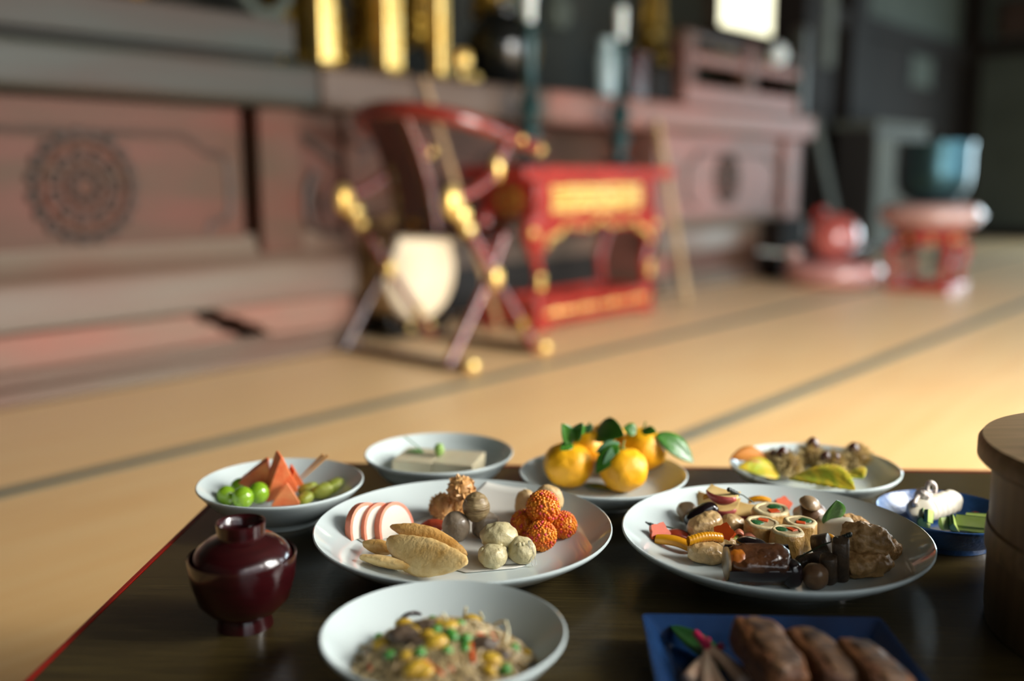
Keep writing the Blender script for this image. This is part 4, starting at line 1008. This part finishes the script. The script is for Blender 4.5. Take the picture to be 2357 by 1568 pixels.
solo('green_leaf', leafgeo(A_, B_, .028, (.2, -.95, .2), 0, .15), F['leaf'], 'pointed green leaf standing at the back of the right plate', 'leaf', A_, 0, smooth=180, solid=.0006)
solo('white_root_block', G().blob((0, 0, 0), (.019, .013, .0125), .03, 60, 65, 30, 20, shape=boxy(.4)), F['white_block'], 'white simmered root block behind the fried pieces', 'root vegetable', P2(1600, 425, FL + .0135), (0, R(-5), R(-12)), None, smooth=180)
KG = 'brown fried pieces on the right plate'
def kara(px, py, z, r, seed, lab, rot=0):
    solo('fried_piece', G().blob((0, 0, 0), r, .24, 75, seed, 56, 40, shape=boxy(.85)), F['karaage'], lab, 'fried piece', P2(px, py, z), rot, KG, smooth=180)
kara(1835, 515, FL + .033, (.0245, .0150, .0150), 91, 'uppermost brown fried piece at the right of the plate', (0, R(8), R(-10)))
kara(1825, 695, FL + .0125, (.0245, .0155, .0125), 92, 'lower brown fried piece at the front right of the plate', (0, R(-4), R(5)))
kara(1985, 600, FL + .013, (.0145, .0120, .0120), 93, 'small brown fried piece at the far right of the pile', (0, 0, R(20)))
kara(1740, 400, FL + .018, (.0170, .0100, .0090), 94, 'thin dark fried strip behind the uppermost fried piece', (0, R(10), R(-15)))

# ================================================================= FRUIT BOWL
def P1(X, Y, z): return at(420 + X / 3.267, 1000 + Y / 3.267, TZ + z)
for X, Y, z, r, lab in ((455, 475, .033, .0122, 'front green grape with a bright glint in the fruit bowl'),
                        (572, 440, .033, .0122, 'right green grape, touching the melon wedges'),
                        (432, 405, .031, .0115, 'back green grape, behind the front one'),
                        (330, 462, .0305, .0112, 'left green grape, by the bowl wall')):
    solo('grape', G().blob((0, 0, 0), (r, r, r * 1.06), .01, 60, 1, 32, 24), F['grape'], lab, 'grape', P1(X, Y, z), 0, 'green grapes', smooth=180)
def melon(a, b, c, w, lab, mt, grp='salmon melon wedges'):
    """wedge with its face through a, b, c and thickness w away from the viewer"""
    a, b, c = V3(a), V3(b), V3(c); n = (b - a).cross(c - a).normalized()
    if n.y < 0: n = -n
    o = (a + b + c) / 3; k = n * w
    def rr(p, q, t): return p.lerp(q, t)
    front = []
    for p, q in ((a, b), (b, c), (c, a)):
        for t in (.06, .3, .55, .8, .94):
            x = rr(p, q, t); front.append(x + (x - o) * .03 * math.sin(t * PI))
    vs = [tuple(p - o) for p in front] + [tuple(p * .96 + o * .04 + k - o) for p in front]
    m = len(front)
    f = [tuple(range(m)), tuple(range(m, 2 * m))[::-1]] + [(i, (i + 1) % m, m + (i + 1) % m, m + i) for i in range(m)]
    solo('melon_wedge', G().add(vs, f), mt, lab, 'melon', o, 0, grp, smooth=30, bevel=.0032, seg=4)
melon(P1(300, 470, .022), P1(640, 195, .070), P1(665, 440, .026), .013, 'broad salmon melon wedge at the back left behind the grapes', F['melon'])
melon(P1(618, 520, .016), P1(745, 155, .080), P1(880, 430, .024), .016, 'tallest salmon melon wedge in the middle of the fruit bowl', F['melon'])
melon(P1(660, 545, .018), P1(785, 360, .045), P1(892, 530, .018), .012, 'small pale orange melon wedge at the front of the fruit bowl', F['melon_pale'])
melon(P1(800, 400, .03), P1(845, 265, .056), P1(918, 385, .028), .012, 'orange melon chunk pierced by the wooden picks', F['melon'])
for dx_, lab in ((0, 'upper bamboo pick stuck in the orange melon chunk'), (12, 'lower bamboo pick stuck in the orange melon chunk')):
    A_, B_ = P1(880 + dx_ * 1.3, 330 + dx_ * .9, .042), P1(1060 + dx_ * 3, 152 + dx_ * .4, .070)
    solo('bamboo_pick', G().tube([(0, 0, 0), tuple((B_ - A_) * .5), tuple(B_ - A_)], [.0006, .0016, .0019], 10), F['pick'], lab, 'pick', A_, 0, 'bamboo picks', smooth=60)
KW = 'green kiwi pieces'
for i, (X, Y, z, r, lab) in enumerate(((945, 412, .024, (.0125, .009, .0075), 'left kiwi piece beside the melon chunk'), (1055, 425, .024, (.0140, .009, .0090), 'middle kiwi piece of three in the fruit bowl'),
                                     (1150, 395, .026, (.0125, .010, .0095), 'right kiwi piece against the bowl wall'), (925, 480, .019, (.0110, .008, .0060), 'dull kiwi piece lowest, in front of the others'))):
    solo('kiwi_piece', G().blob((0, 0, 0), r, .12, 90, 100 + i, 28, 20, shape=boxy(.75)), F['kiwi'], lab, 'kiwi', P1(X, Y, z), (0, R(-15), R(20 * i)), KW, smooth=180)

# ================================================================= TOFU BOWL
def P6(X, Y, z): return at(830 + X / 3.022, 960 + Y / 3.022, TZ + z)
zf = .0125
a_, b_ = P6(213, 312, zf + .026), P6(808, 352, zf + .026)
c_ = P6(925, 240, zf + .026)
ang = math.atan2(b_.y - a_.y, b_.x - a_.x); LT = .108
bk = c_ - b_
for k, lab in ((0, 'left block of cream tofu with a green sprig on top'), (1, 'right block of cream tofu, flush against the left block')):
    w = LT / 2 - .0006
    d_ = .064
    ux, uy = math.cos(ang), math.sin(ang)
    a_ = V3((-.0945 - ux * LT / 2 + uy * .032, 1.252 - uy * LT / 2 - ux * .032, 0))
    cx = a_.x + ux * (LT / 4 + k * LT / 2) - uy * d_ / 2; cy = a_.y + uy * (LT / 4 + k * LT / 2) + ux * d_ / 2
    solo('tofu_block', G().box(-w / 2, w / 2, -d_ / 2, d_ / 2, 0, .026), F['tofu'], lab, 'tofu', (cx, cy, TZ + zf), ang, 'tofu blocks', bevel=.0016, seg=3)
ztop = zf + .0265
ball('wasabi_dab', 830 + 545 / 3.022, 960 + 228 / 3.022, TZ + ztop + .008, (.0062, .0060, .0088), F['wasabi'], 'small green wasabi dab standing on the tofu', 'wasabi', None, .18, 120, 110)
t = thing('green_sprig', 'thin green sprig with a flat leaf lying on the left tofu block', 'sprig', P6(440, 250, ztop + .001))
o_ = t.location
build('blade', leafgeo(o_, P6(310, 238, ztop + .002), .012, (0, 0, 1), .06, .1), F['sprig'], t, smooth=180, solid=.0006)
build('stalk', G().tube(bez([(0, 0, 0), tuple(P6(380, 195, ztop + .010) - o_), tuple(P6(305, 135, ztop + .016) - o_)], 6), .0009, 6), F['sprig'], t, smooth=180)

# ================================================================= CITRUS DISH
def yuzu(px, py, z, r, seed, lab, stems, leaves, rot=(0, 0, 0), squash=.93):
    loc = at(px, py, z)
    t = thing('yuzu_fruit', lab, 'citrus fruit', loc, 0, 'yellow citrus fruit')
    def s(d, q):
        a = math.atan2(d.y, d.x); k = 1 + .025 * math.sin(5 * a + seed) * (1 - d.z * d.z)
        dip = -.13 * math.exp(-((1 - d.z) / .05)) * r
        return V3((q.x * k, q.y * k, q.z * squash + dip))
    e = Euler(rot).to_matrix().to_4x4()
    build('peel', G().blob((0, 0, 0), r, .045, 50, seed, 56, 40, m=e, shape=s), F['yuzu'], t, smooth=180)
    top = e @ V3((0, 0, r * squash * .88)); ax = e @ V3((0, 0, 1))
    g = G().tube([tuple(top), tuple(top + ax * .006 + V3((.001, 0, 0))), tuple(top + ax * .011 + V3((.003, .001, 0)))], [.0016, .0013, .0015], 8)
    g.lathe([(0, 0), (.0042, .0004), (.0035, .0016), (0, .002)], 10, Matrix.Translation(top) @ ax.to_track_quat('Z', 'Y').to_matrix().to_4x4())
    build('stem', g, F['yuzu_stem'], t, smooth=60)
    for A, B, w, up, mt in leaves:
        A, B = V3(A), V3(B)
        lf = build('leaf', leafgeo(A, B, w, up, .06, .22), F[mt], t, smooth=180, solid=.0005)
        lf.location = A - loc
def Q6(X, Y, z): return at(830 + X / 3.022, 960 + Y / 3.022, z)
YZ = TZ + .0118
r_ = .0305
yuzu(1308, 1070, YZ + .0290, .0310, 1, 'front left yellow citrus with two small leaves at its stem', 0,
     [(Q6(1470, 190, YZ + .062), Q6(1390, 235, YZ + .058), .015, (0, -.6, .8), 'leaf'), (Q6(1470, 185, YZ + .062), Q6(1398, 45, YZ + .092), .021, (.3, -.9, .2), 'leaf'),
      (Q6(1490, 170, YZ + .064), Q6(1545, 40, YZ + .092), .017, (-.4, -.8, .4), 'leaf'), (Q6(1465, 180, YZ + .064), Q6(1450, 75, YZ + .080), .012, (0, -.9, .4), 'leaf_pale')], (R(-6), R(5), 0))
yuzu(1352, 1026, YZ + .0450, .0235, 2, 'yellow citrus resting behind the front left one', 0,
     [(Q6(1560, 105, YZ + .072), Q6(1615, 55, YZ + .082), .010, (0, -.8, .5), 'leaf_pale'), (Q6(1560, 108, YZ + .072), Q6(1500, 60, YZ + .084), .012, (0, -.8, .5), 'leaf')])
yuzu(1398, 1019, YZ + .0365, .0285, 3, 'farthest yellow citrus, under the large upright leaf', 0,
     [(Q6(1640, 95, YZ + .064), Q6(1835, 130, YZ + .070), .036, (-.1, -.85, .5), 'leaf')])
yuzu(1480, 1034, YZ + .0360, .0305, 4, 'right yellow citrus with a large leaf hanging over its side', 0,
     [(Q6(2060, 120, YZ + .060), Q6(2315, 318, YZ + .024), .030, (.35, -.75, .55), 'leaf'), (Q6(1920, 105, YZ + .064), Q6(1825, 75, YZ + .070), .018, (0, -.8, .6), 'leaf'),
      (Q6(1960, 100, YZ + .064), Q6(2060, 110, YZ + .066), .015, (0, -.7, .7), 'leaf')])
yuzu(1436, 1080, YZ + .0285, .0300, 5, 'front right yellow citrus with grey green drooping leaves', 0,
     [(Q6(1800, 185, YZ + .060), Q6(1635, 250, YZ + .050), .016, (-.3, -.7, .6), 'leaf_pale'), (Q6(1790, 195, YZ + .060), Q6(1640, 395, YZ + .028), .022, (-.5, -.8, .2), 'leaf'),
      (Q6(1790, 190, YZ + .060), Q6(1690, 330, YZ + .040), .010, (-.2, -.8, .4), 'leaf_pale')], (R(-10), R(-4), 0))
A_, B_ = on('yuzu', 830 + 1560 / 3.022, 960 + 478 / 3.022, .0015), on('yuzu', 830 + 1745 / 3.022, 960 + 520 / 3.022, .0015)
solo('loose_leaf', leafgeo(A_, B_, .018, (0, 0, 1), .04, .1), F['leaf'], 'loose green leaf lying at the front of the citrus dish', 'leaf', A_, 0, smooth=180, solid=.0005)

# ================================================================= CHESTNUT DISH
def P7(X, Y, z): return at(1660 + X / 3.382, 1000 + Y / 3.382, TZ + z)
def burr(X, Y, z, r, seed, nuts, lab):
    rr = random.Random(seed); loc = P7(X, Y, z)
    t = thing('chestnut_burr', lab, 'chestnut', loc, 0, 'chestnut burrs')
    build('husk', G().blob((0, 0, 0), r * .66, .12, 60, seed, 22, 16), F['husk'], t, smooth=180)
    g = G(); n = 460
    for k in range(n):
        zc = 1 - 2 * (k + .5) / n; a = k * 2.39996; q = math.sqrt(max(0, 1 - zc * zc))
        d = V3((q * math.cos(a), q * math.sin(a), zc)); d = (d + V3((rr.uniform(-.4, .4), rr.uniform(-.4, .4), rr.uniform(-.4, .4)))).normalized()
        s_ = d.orthogonal().normalized(); b = d.cross(s_); w = .0011; base = d * r * .60; tip = d * r * rr.uniform(.90, 1.22) + V3((0, 0, -.0015))
        if loc.z + tip.z < TZ + .013: tip.z = TZ + .013 - loc.z
        g.add([base + s_ * w, base - s_ * .5 * w + b * .87 * w, base - s_ * .5 * w - b * .87 * w, tip], [(0, 1, 3), (1, 2, 3), (2, 0, 3)])
    build('spines', g, F['burr'], t, smooth=0)
    for (nx, ny, nz, nr) in nuts:
        nr *= .74; nz *= .95
        build('nut', G().blob((nx, ny, nz), (nr, nr * .9, nr), .02, 60, 2, 22, 16, shape=lambda d, q: V3((q.x, q.y, q.z * (1.0 + .18 * max(0, d.z) ** 6)))), F['nut'], t, smooth=180)
burr(400, 215, .030, 0.0203, 1, [(-.001, -.004, .012, .008)], 'leftmost chestnut burr, brown against the orange leaf')
burr(525, 235, .0305, 0.0209, 2, [(-.008, .002, .0155, .0105)], 'second chestnut burr from the left with one dark nut on its shoulder')
burr(690, 165, .033, 0.0209, 3, [(.003, 0, .0165, .0110)], 'tallest chestnut burr at the back with a dark nut on top')
burr(850, 235, .030, 0.0220, 4, [(-.009, -.006, .0125, .0095), (.004, -.006, .012, .008)], 'front chestnut burr showing dark nuts through its spines')
burr(1055, 185, .0305, 0.0215, 5, [(-.006, -.002, .0140, .0105)], 'rightmost chestnut burr, standing apart by the bare rim')
def lf(A, B, w, mt, lab, up=(0, -.3, 1), sag=.1, jag=0, fold=.2):
    solo('autumn_leaf', leafgeo(A, B, w, up, sag, fold, jag, 28 if jag else 14), F[mt], lab, 'leaf', A, 0, 'autumn leaves on the chestnut dish', smooth=180 if not jag else 60, solid=.0006)
lf(P7(350, 180, .038), P7(70, 190, .041), .028, 'leaf_orange', 'orange brown leaf lying over the left rim of the chestnut dish', (0, -.5, .8))
lf(P7(450, 320, .020), P7(130, 262, .033), .034, 'leaf_yellow', 'yellow green leaf at the front left of the chestnut burrs', (.0, -.5, .85))
lf(P7(570, 325, .022), P7(1040, 436, .039), .054, 'leaf_yellow', 'large ribbed yellow green leaf hanging over the front rim', (.1, -.75, .65), .05, .10)
lf(P7(930, 330, .021), P7(1105, 345, .034), .040, 'leaf_yellow', 'yellow jagged leaf standing up below the rightmost burr', (.1, -.8, .5), .05, .10)

# ================================================================= BLUE ROUND PLATE
for k, lab in enumerate(('leftmost and front white squid slice of the fan', 'second white squid slice of the fan', 'third white squid slice of the fan',
                         'fourth white squid slice of the fan', 'fifth white squid slice of the fan', 'rightmost white squid slice of the fan')):
    p = P7(1560 + 49 * k, 592 - 15 * k, .0250 + .0006 * k)
    solo('squid_slice', G().blob((0, 0, 0), (.0165 - .0006 * k, .0036, .0150 - .0007 * k), .04, 60, k, 40, 28, shape=boxy(.72)), F['squid'], lab, 'squid', p, (R(-30), R(-16 + 9 * k), R(14 - 2 * k)), 'white squid slices', smooth=180)
t = thing('squid_tentacles', 'pinkish white curled squid tentacles heaped on top of the slices', 'squid', P7(1575, 470, .040))
o_ = t.location
build('clump', G().blob((0, 0, 0), (.0100, .0080, .0080), .22, 130, 5, 40, 28), F['squid_pink'], t, smooth=180)
build('loop', G().tube(bez([tuple(P7(1598, 450, .044) - o_), tuple(P7(1606, 395, .052) - o_), tuple(P7(1636, 376, .055) - o_), tuple(P7(1664, 405, .050) - o_), tuple(P7(1662, 455, .043) - o_)], 6), .0026, 10), F['squid_pink'], t, smooth=180)
build('curl', G().tube(bez([tuple(P7(1535, 480, .040) - o_), tuple(P7(1508, 515, .036) - o_), tuple(P7(1505, 550, .032) - o_), tuple(P7(1530, 545, .033) - o_)], 6), .0026, 10), F['squid_pink'], t, smooth=180)
def cuke(X, Y, z, L, r, rz, lab, tilt=0, half=True):
    t = thing('cucumber_piece', lab, 'cucumber', P7(X, Y, z), (0, tilt, rz), 'cucumber pieces')
    n = 12
    arc = [(r * math.cos(PI * k / n), r * math.sin(PI * k / n)) for k in range(n + 1)]
    arc2 = [(x * .90, y * .90) for x, y in arc]
    m = Matrix(((0, 0, 1, 0), (1, 0, 0, 0), (0, 1, 0, 0), (0, 0, 0, 1))) @ Matrix.Rotation(R(-118), 4, 'Z')
    build('flesh', G().prism(arc2, -L / 2, L / 2, m), F['cuke'], t, smooth=40)
    build('skin', G().prism(arc + arc2[::-1], -L / 2 + .0002, L / 2 - .0002, m), F['cuke_skin'], t, smooth=40)
cuke(1600, 655, .022, .016, .0095, R(62), 'dark green cucumber chunk leaning on the front of the squid', R(-25))
cuke(1632, 640, .027, .014, .0075, R(70), 'narrow dark green cucumber chunk behind the leaning one', R(-65))
cuke(1765, 692, .020, .014, .0075, R(15), 'short cucumber chunk, left of the two small ones at the front rim')
cuke(1828, 690, .021, .014, .0078, R(75), 'short dark cucumber chunk, right of the two small ones at the front rim', R(-30))
cuke(1925, 705, .020, .036, .0075, R(-24), 'longest pale cucumber slice by the front rim')
cuke(1965, 680, .024, .036, .0065, R(-22), 'pale cucumber slice lying behind the longest one')
cuke(2015, 658, .022, .028, .0065, R(-12), 'cucumber slice nearest the wooden tub')
ball('red_garnish', 1660 + 2010 / 3.382, 1000 + 622 / 3.382, TZ + .017, (.010, .007, .004), F['pickle_red'], 'dark red garnish on the blue plate beside the tub', 'garnish', None, .2, 120, 120)

# ================================================================= NOODLE BOWL
MC = at(1020, 1520, TZ + .030); MR, MH, MZ = .066, .026, TZ + .026
def mz(x, y):
    r2 = ((x - MC.x) / MR) ** 2 + ((y - MC.y) / MR) ** 2
    return MZ + MH * max(-.2, 1 - r2) + .003 * noise.noise(V3((x * 90, y * 90, 3)))
def om(px, py, dz=0.0):
    z = MZ + .01
    for _ in range(10):
        p = at(px, py, z); z = .5 * z + .5 * mz(p.x, p.y)
    p = at(px, py, z); p.z += dz; return p
g = G(); rr = random.Random(5)
mound = G().blob((0, 0, 0), (MR * .93, MR * .93, MH), .10, 50, 4, 48, 24)
for k in range(330):
    a, q = rr.uniform(0, 2 * PI), math.sqrt(rr.random()) * .95
    x, y = MC.x + MR * q * math.cos(a), MC.y + MR * q * math.sin(a); d = rr.uniform(0, 2 * PI); pts = []
    for i in range(9):
        z = mz(x, y) + rr.uniform(-.0005, .0045)
        zz = zin('noodle', x, y) + .0034
        pts.append((x - MC.x, y - MC.y, max(z, zz) - MZ)); d += rr.uniform(-.7, .7); x += .0055 * math.cos(d); y += .0055 * math.sin(d)
        if math.hypot(x - MC.x, y - MC.y) > MR: d = math.atan2(MC.y - y, MC.x - x)
    g.tube(bez(pts, 2), .0011, 5)
t = solo('glass_noodles', g, F['noodle'], 'tangle of beige glass noodles heaped in the front white bowl', 'noodles', (MC.x, MC.y, MZ), 0, smooth=180); stuff(t)
mv = [v for v in mound.v]
mound.v = [(x, y, max(z - .003, zin('noodle', MC.x + x, MC.y + y) + .0026 - MZ)) for x, y, z in mv]
b_ = build('noodle_heap', mound, F['noodle_deep'], t, smooth=180); stuff(b_)
def P4(X, Y): return 720 + X / 3.928, 1340 + Y / 3.928
PE = [(665, 455), (1078, 380), (1118, 470), (1330, 425), (1250, 520), (1270, 545), (1385, 555), (1380, 650), (1215, 665), (970, 680), (700, 705), (1820, 640), (1745, 830), (600, 540), (1240, 500)]
for X, Y in PE:
    p = om(*P4(X, Y), .003)
    solo('green_pea', G().blob((0, 0, 0), .0046 * rr.uniform(.92, 1.08), .03, 200, 1, 18, 12), F['pea'], 'round green pea scattered over the glass noodles in the front bowl', 'pea', p, 0, 'peas in the noodle bowl', smooth=180)
YE = [(830, 425, .0085), (925, 475, .0065), (1030, 525, .0075), (1110, 590, .0095), (640, 605, .0088), (1240, 450, .0085), (1440, 400, .0095), (860, 710, .0065), (930, 830, .0105), (1610, 745, .0085), (1930, 680, .0050), (1590, 850, .0065), (1130, 420, .0055), (1000, 860, .008)]
for i, (X, Y, r) in enumerate(YE):
    p = om(*P4(X, Y), .0035)
    solo('ginkgo_nut', G().blob((0, 0, 0), (r, r * .75, r * .62), .06, 120, i, 20, 14), F['corn'], 'yellow ginkgo nut scattered over the glass noodles in the front bowl', 'ginkgo nut', p, (rr.uniform(-.3, .3), rr.uniform(-.3, .3), rr.uniform(-.6, .6)), 'ginkgo nuts in the noodle bowl', smooth=180)
CA = [((1610, 480), (1680, 640)), ((1420, 560), (1450, 760)), ((1000, 740), (1130, 830)), ((500, 690), (530, 830)), ((1240, 720), (1260, 850)), ((1060, 770), (1180, 880)), ((1480, 500), (1560, 530)), ((950, 390), (1000, 440))]
for (a, b) in CA:
    A_, B_ = om(*P4(*a), .003), om(*P4(*b), .003)
    span('carrot_strip', A_, B_, lambda L: G().box(-L / 2, L / 2, -.0016, .0016, -.0012, .0012), F['carrot'], 'thin orange carrot strip mixed into the glass noodles', 'carrot', 'carrot strips in the noodle bowl', bevel=.0006)
t = span('wood_ear', om(*P4(740, 440), .004), om(*P4(1010, 360), .006), lambda L: G().sheet(lambda u, v: ((u - .5) * L * 1.05, -.004 + .012 * v, .013 * math.sin(u * PI) * (1 - .4 * v) - .004), 16, 6), F['ear'], 'dark brown wood ear arching at the back of the noodle heap', 'mushroom', None, smooth=180, solid=.002)
for i, (X, Y, r, lab) in enumerate(((840, 530, .013, 'largest grey brown mushroom piece on the noodles, below the wood ear'), (1030, 440, .010, 'reddish brown mushroom piece on the noodles, right of the wood ear'), (1540, 600, .011, 'brown mushroom piece on the right of the noodle heap'), (940, 590, .009, 'grey brown mushroom piece in the middle of the noodles'), (1700, 700, .008, 'dark mushroom piece by the curved carrot strip'))):
    solo('mushroom_piece', G().blob((0, 0, 0), (r, r * .8, r * .6), .25, 120, i, 22, 16), F['mince'], lab, 'mushroom', om(*P4(X, Y), .003), 0, 'mushroom pieces in the noodle bowl', smooth=180)
WS = [((1225, 395), (1175, 290), .012), ((1350, 380), (1385, 230), .016), ((1530, 350), (1435, 225), .014), ((1560, 390), (1510, 270), .012), ((1590, 430), (1750, 360), .012), ((980, 345), (1045, 255), .010), ((1740, 600), (1740, 360), .010), ((650, 400), (630, 320), .006)]
for i, (a, b, h) in enumerate(WS):
    A_ = om(*P4(*a), .0005); B_ = at(*P4(*b), A_.z + h); m_ = (A_ + B_) / 2 + V3((rr.uniform(-.003, .003), 0, .003))
    solo('noodle_strand', G().tube(bez([(0, 0, 0), tuple(m_ - A_), tuple(B_ - A_)], 6), .0012, 6), F['noodle_white'], 'stray pale noodle strand sticking up from the heap', 'noodle', A_, 0, 'stray noodle strands', smooth=180)

# ================================================================= BLUE SQUARE DISH
SQ = (.2095, .7005)
def sq(h, r, z, n=5):
    out = []
    for cx_, cy_, a0 in ((h - r, h - r, 0), (-h + r, h - r, 90), (-h + r, -h + r, 180), (h - r, -h + r, 270)):
        for k in range(n + 1):
            a = R(a0 + 90 * k / n); out.append((cx_ + r * math.cos(a), cy_ + r * math.sin(a), z))
    return out
rings = [sq(.074, .006, .0), sq(.076, .006, .006), sq(.100, .005, .024), sq(.1025, .005, .0255), sq(.1015, .005, .0268), sq(.0975, .005, .0262), sq(.084, .006, .010), sq(.081, .006, .0085)]
g = G(); n = len(rings[0]); v = [p for q in rings for p in q]; f = []
for i in range(len(rings) - 1):
    for j in range(n): f.append((i * n + j, i * n + (j + 1) % n, (i + 1) * n + (j + 1) % n, (i + 1) * n + j))
f += [tuple(range(n))[::-1], tuple(range((len(rings) - 1) * n, len(rings) * n))]
solo('square_dish', g.add(v, f), M['blue_glaze_dark'], 'square deep blue dish of grilled fish at the front right', 'dish', (SQ[0], SQ[1], TZ + .0004), R(-2), smooth=40)
def P5(X, Y, z): return at(1440 + X / 3.367, 1400 + Y / 3.367, TZ + z)
A_, B_ = P5(760, 480, .012), P5(338, 128, .020)
solo('bamboo_leaf', leafgeo(A_, B_, .025, (.1, -.2, 1), .05, .15), F['leaf_deep'], 'long green leaf under the ginger shoots on the square blue dish', 'leaf', A_, 0, smooth=180, solid=.0006)
def ginger(a, b, mid, tip, r, lab):
    A, B = V3(a), V3(b)
    t = thing('ginger_shoot', lab, 'ginger shoot', A, 0, 'pickled ginger shoots')
    build('stalk', G().tube(bez([(0, 0, 0), tuple((V3(mid) - A)), tuple(B - A)], 6), [r * (1.25 - .55 * k / 12) for k in range(13)], 12), F['ginger'], t, smooth=180)
    if tip is not None:
        build('red_tip', G().tube(bez([tuple((B - A) * .93), tuple((B + V3(tip)) / 2 - A), tuple(V3(tip) - A)], 5), [r * (.76 - .02 * k) for k in range(11)], 12), F['ginger_red'], t, smooth=180)
J = P5(640, 330, .022)
ginger(P5(490, 560, .016), P5(605, 400, .020), P5(545, 470, .019), None, .0050, 'pale ginger shoot pointing to the left front corner of the dish')
ginger(P5(630, 640, .016), P5(632, 340, .023), P5(622, 480, .021), P5(640, 245, .026), .0046, 'ginger shoot pointing straight to the front with a red neck')
ginger(P5(740, 640, .016), P5(655, 420, .021), P5(690, 520, .018), None, .0044, 'slim ginger shoot between the straight one and the right one')
ginger(P5(920, 570, .017), P5(650, 320, .024), P5(780, 420, .022), P5(540, 190, .030), .0052, 'longest ginger shoot with a bright magenta tip')
t = thing('ginger_stub', 'short red ginger tip lying beside the longest shoot', 'ginger shoot', P5(705, 330, .022), 0, 'pickled ginger shoots')
build('red_tip', G().tube([(0, 0, 0), tuple(P5(755, 285, .027) - V3(t.location))], [.0034, .0028], 10), F['ginger_red'], t, smooth=180)
def fish(a, b, w, th, seed, lab, roll_):
    A, B = V3(a), V3(b)
    t = spanthing('grilled_fish', A, B, lab, 'fish', 'grilled fish pieces', roll_)
    L = (B - A).length
    build('flesh', G().blob((0, 0, 0), (L / 2, w / 2, th), .12, 45, seed, 40, 28, shape=boxy(.6)), F['fish'], t, smooth=180)
    build('skin', G().blob((0, 0, th * .42), (L / 2 * .93, w / 2 * .72, th * .72), .14, 55, seed + 9, 40, 24, shape=boxy(.62)), F['fish_skin'], t, smooth=180)
fish(P5(960, 140, .040), P5(1260, 600, .034), .044, .014, 1, 'left grilled fish piece, reaching highest over the dish rim', R(-12))
fish(P5(1340, 220, .036), P5(1720, 640, .030), .042, .013, 2, 'middle grilled fish piece, leaning on the left one', R(-14))
fish(P5(1720, 310, .034), P5(2120, 700, .030), .044, .013, 3, 'right grilled fish piece, nearest the dish corner', R(-16))

# ================================================================= LIGHT
def area(name, s, n, z, w, h, power, col, tilt=0.0, spread=180):
    l = bpy.data.lights.new(name, 'AREA'); l.shape = 'RECTANGLE'; l.size, l.size_y = w, h; l.energy = power; l.color = col; l.spread = R(spread)
    o = bpy.data.objects.new(name, l); C.objects.link(o); o.location = SN(s, n, z)
    o.rotation_euler = V3(SN(0, -1, -tilt)).to_track_quat('-Z', 'Y').to_euler()
    return o
DAY = (1.0, .985, .93)
# sky seen under the eaves through the open doors, and the dimmer garden light below it
for i, ((a, b, z0, z1), p, q, c) in enumerate(zip(OPEN, (40, 720, 60), (10, 320, 130), (DAY, DAY, (.84, .95, 1.0)))):  # the weak first pair is added front fill
    area('sky_light_%d' % (i + 1), (a + b) / 2, NWIN + 1.3, 3.35, b - a + .6, 1.9, p, c, tilt=1.0)
    area('garden_light_%d' % (i + 1), (a + b) / 2, NWIN + .2, (z0 + z1) / 2, b - a, z1 - z0, q, c)
e_ = area('daylight_3', 12.72, -(EN[0] + EN[1]) / 2, (EN[2] + EN[3]) / 2, EN[1] - EN[0], EN[3] - EN[2], 250, (.72, .92, 1.0))
e_.rotation_euler = V3(SN(-1, 0, 0)).to_track_quat('-Z', 'Y').to_euler()
wd = bpy.data.worlds.new('sky'); bpy.context.scene.world = wd; wd.use_nodes = True
bg = wd.node_tree.nodes['Background']; bg.inputs[0].default_value = (.62, .75, .85, 1); bg.inputs[1].default_value = 1.0

# ================================================================= CAMERA
cam = bpy.data.cameras.new('camera'); co = bpy.data.objects.new('camera', cam); C.objects.link(co)
co.location = EYE; co.rotation_euler = (PI / 2 - PITCH, 0, 0)
cam.lens = 35; cam.sensor_width = 36; cam.sensor_fit = 'HORIZONTAL'; cam.clip_start = .02; cam.clip_end = 100
cam.dof.use_dof = True; cam.dof.focus_distance = 1.0; cam.dof.aperture_fstop = 1.5; cam.dof.aperture_blades = 0
sc = bpy.context.scene; sc.camera = co
sc.view_settings.view_transform = 'Standard'; sc.view_settings.look = 'None'; sc.view_settings.gamma = 1; sc.view_settings.use_curve_mapping = False
sc.view_settings.exposure = 0.0
sc.cycles.max_bounces = 8
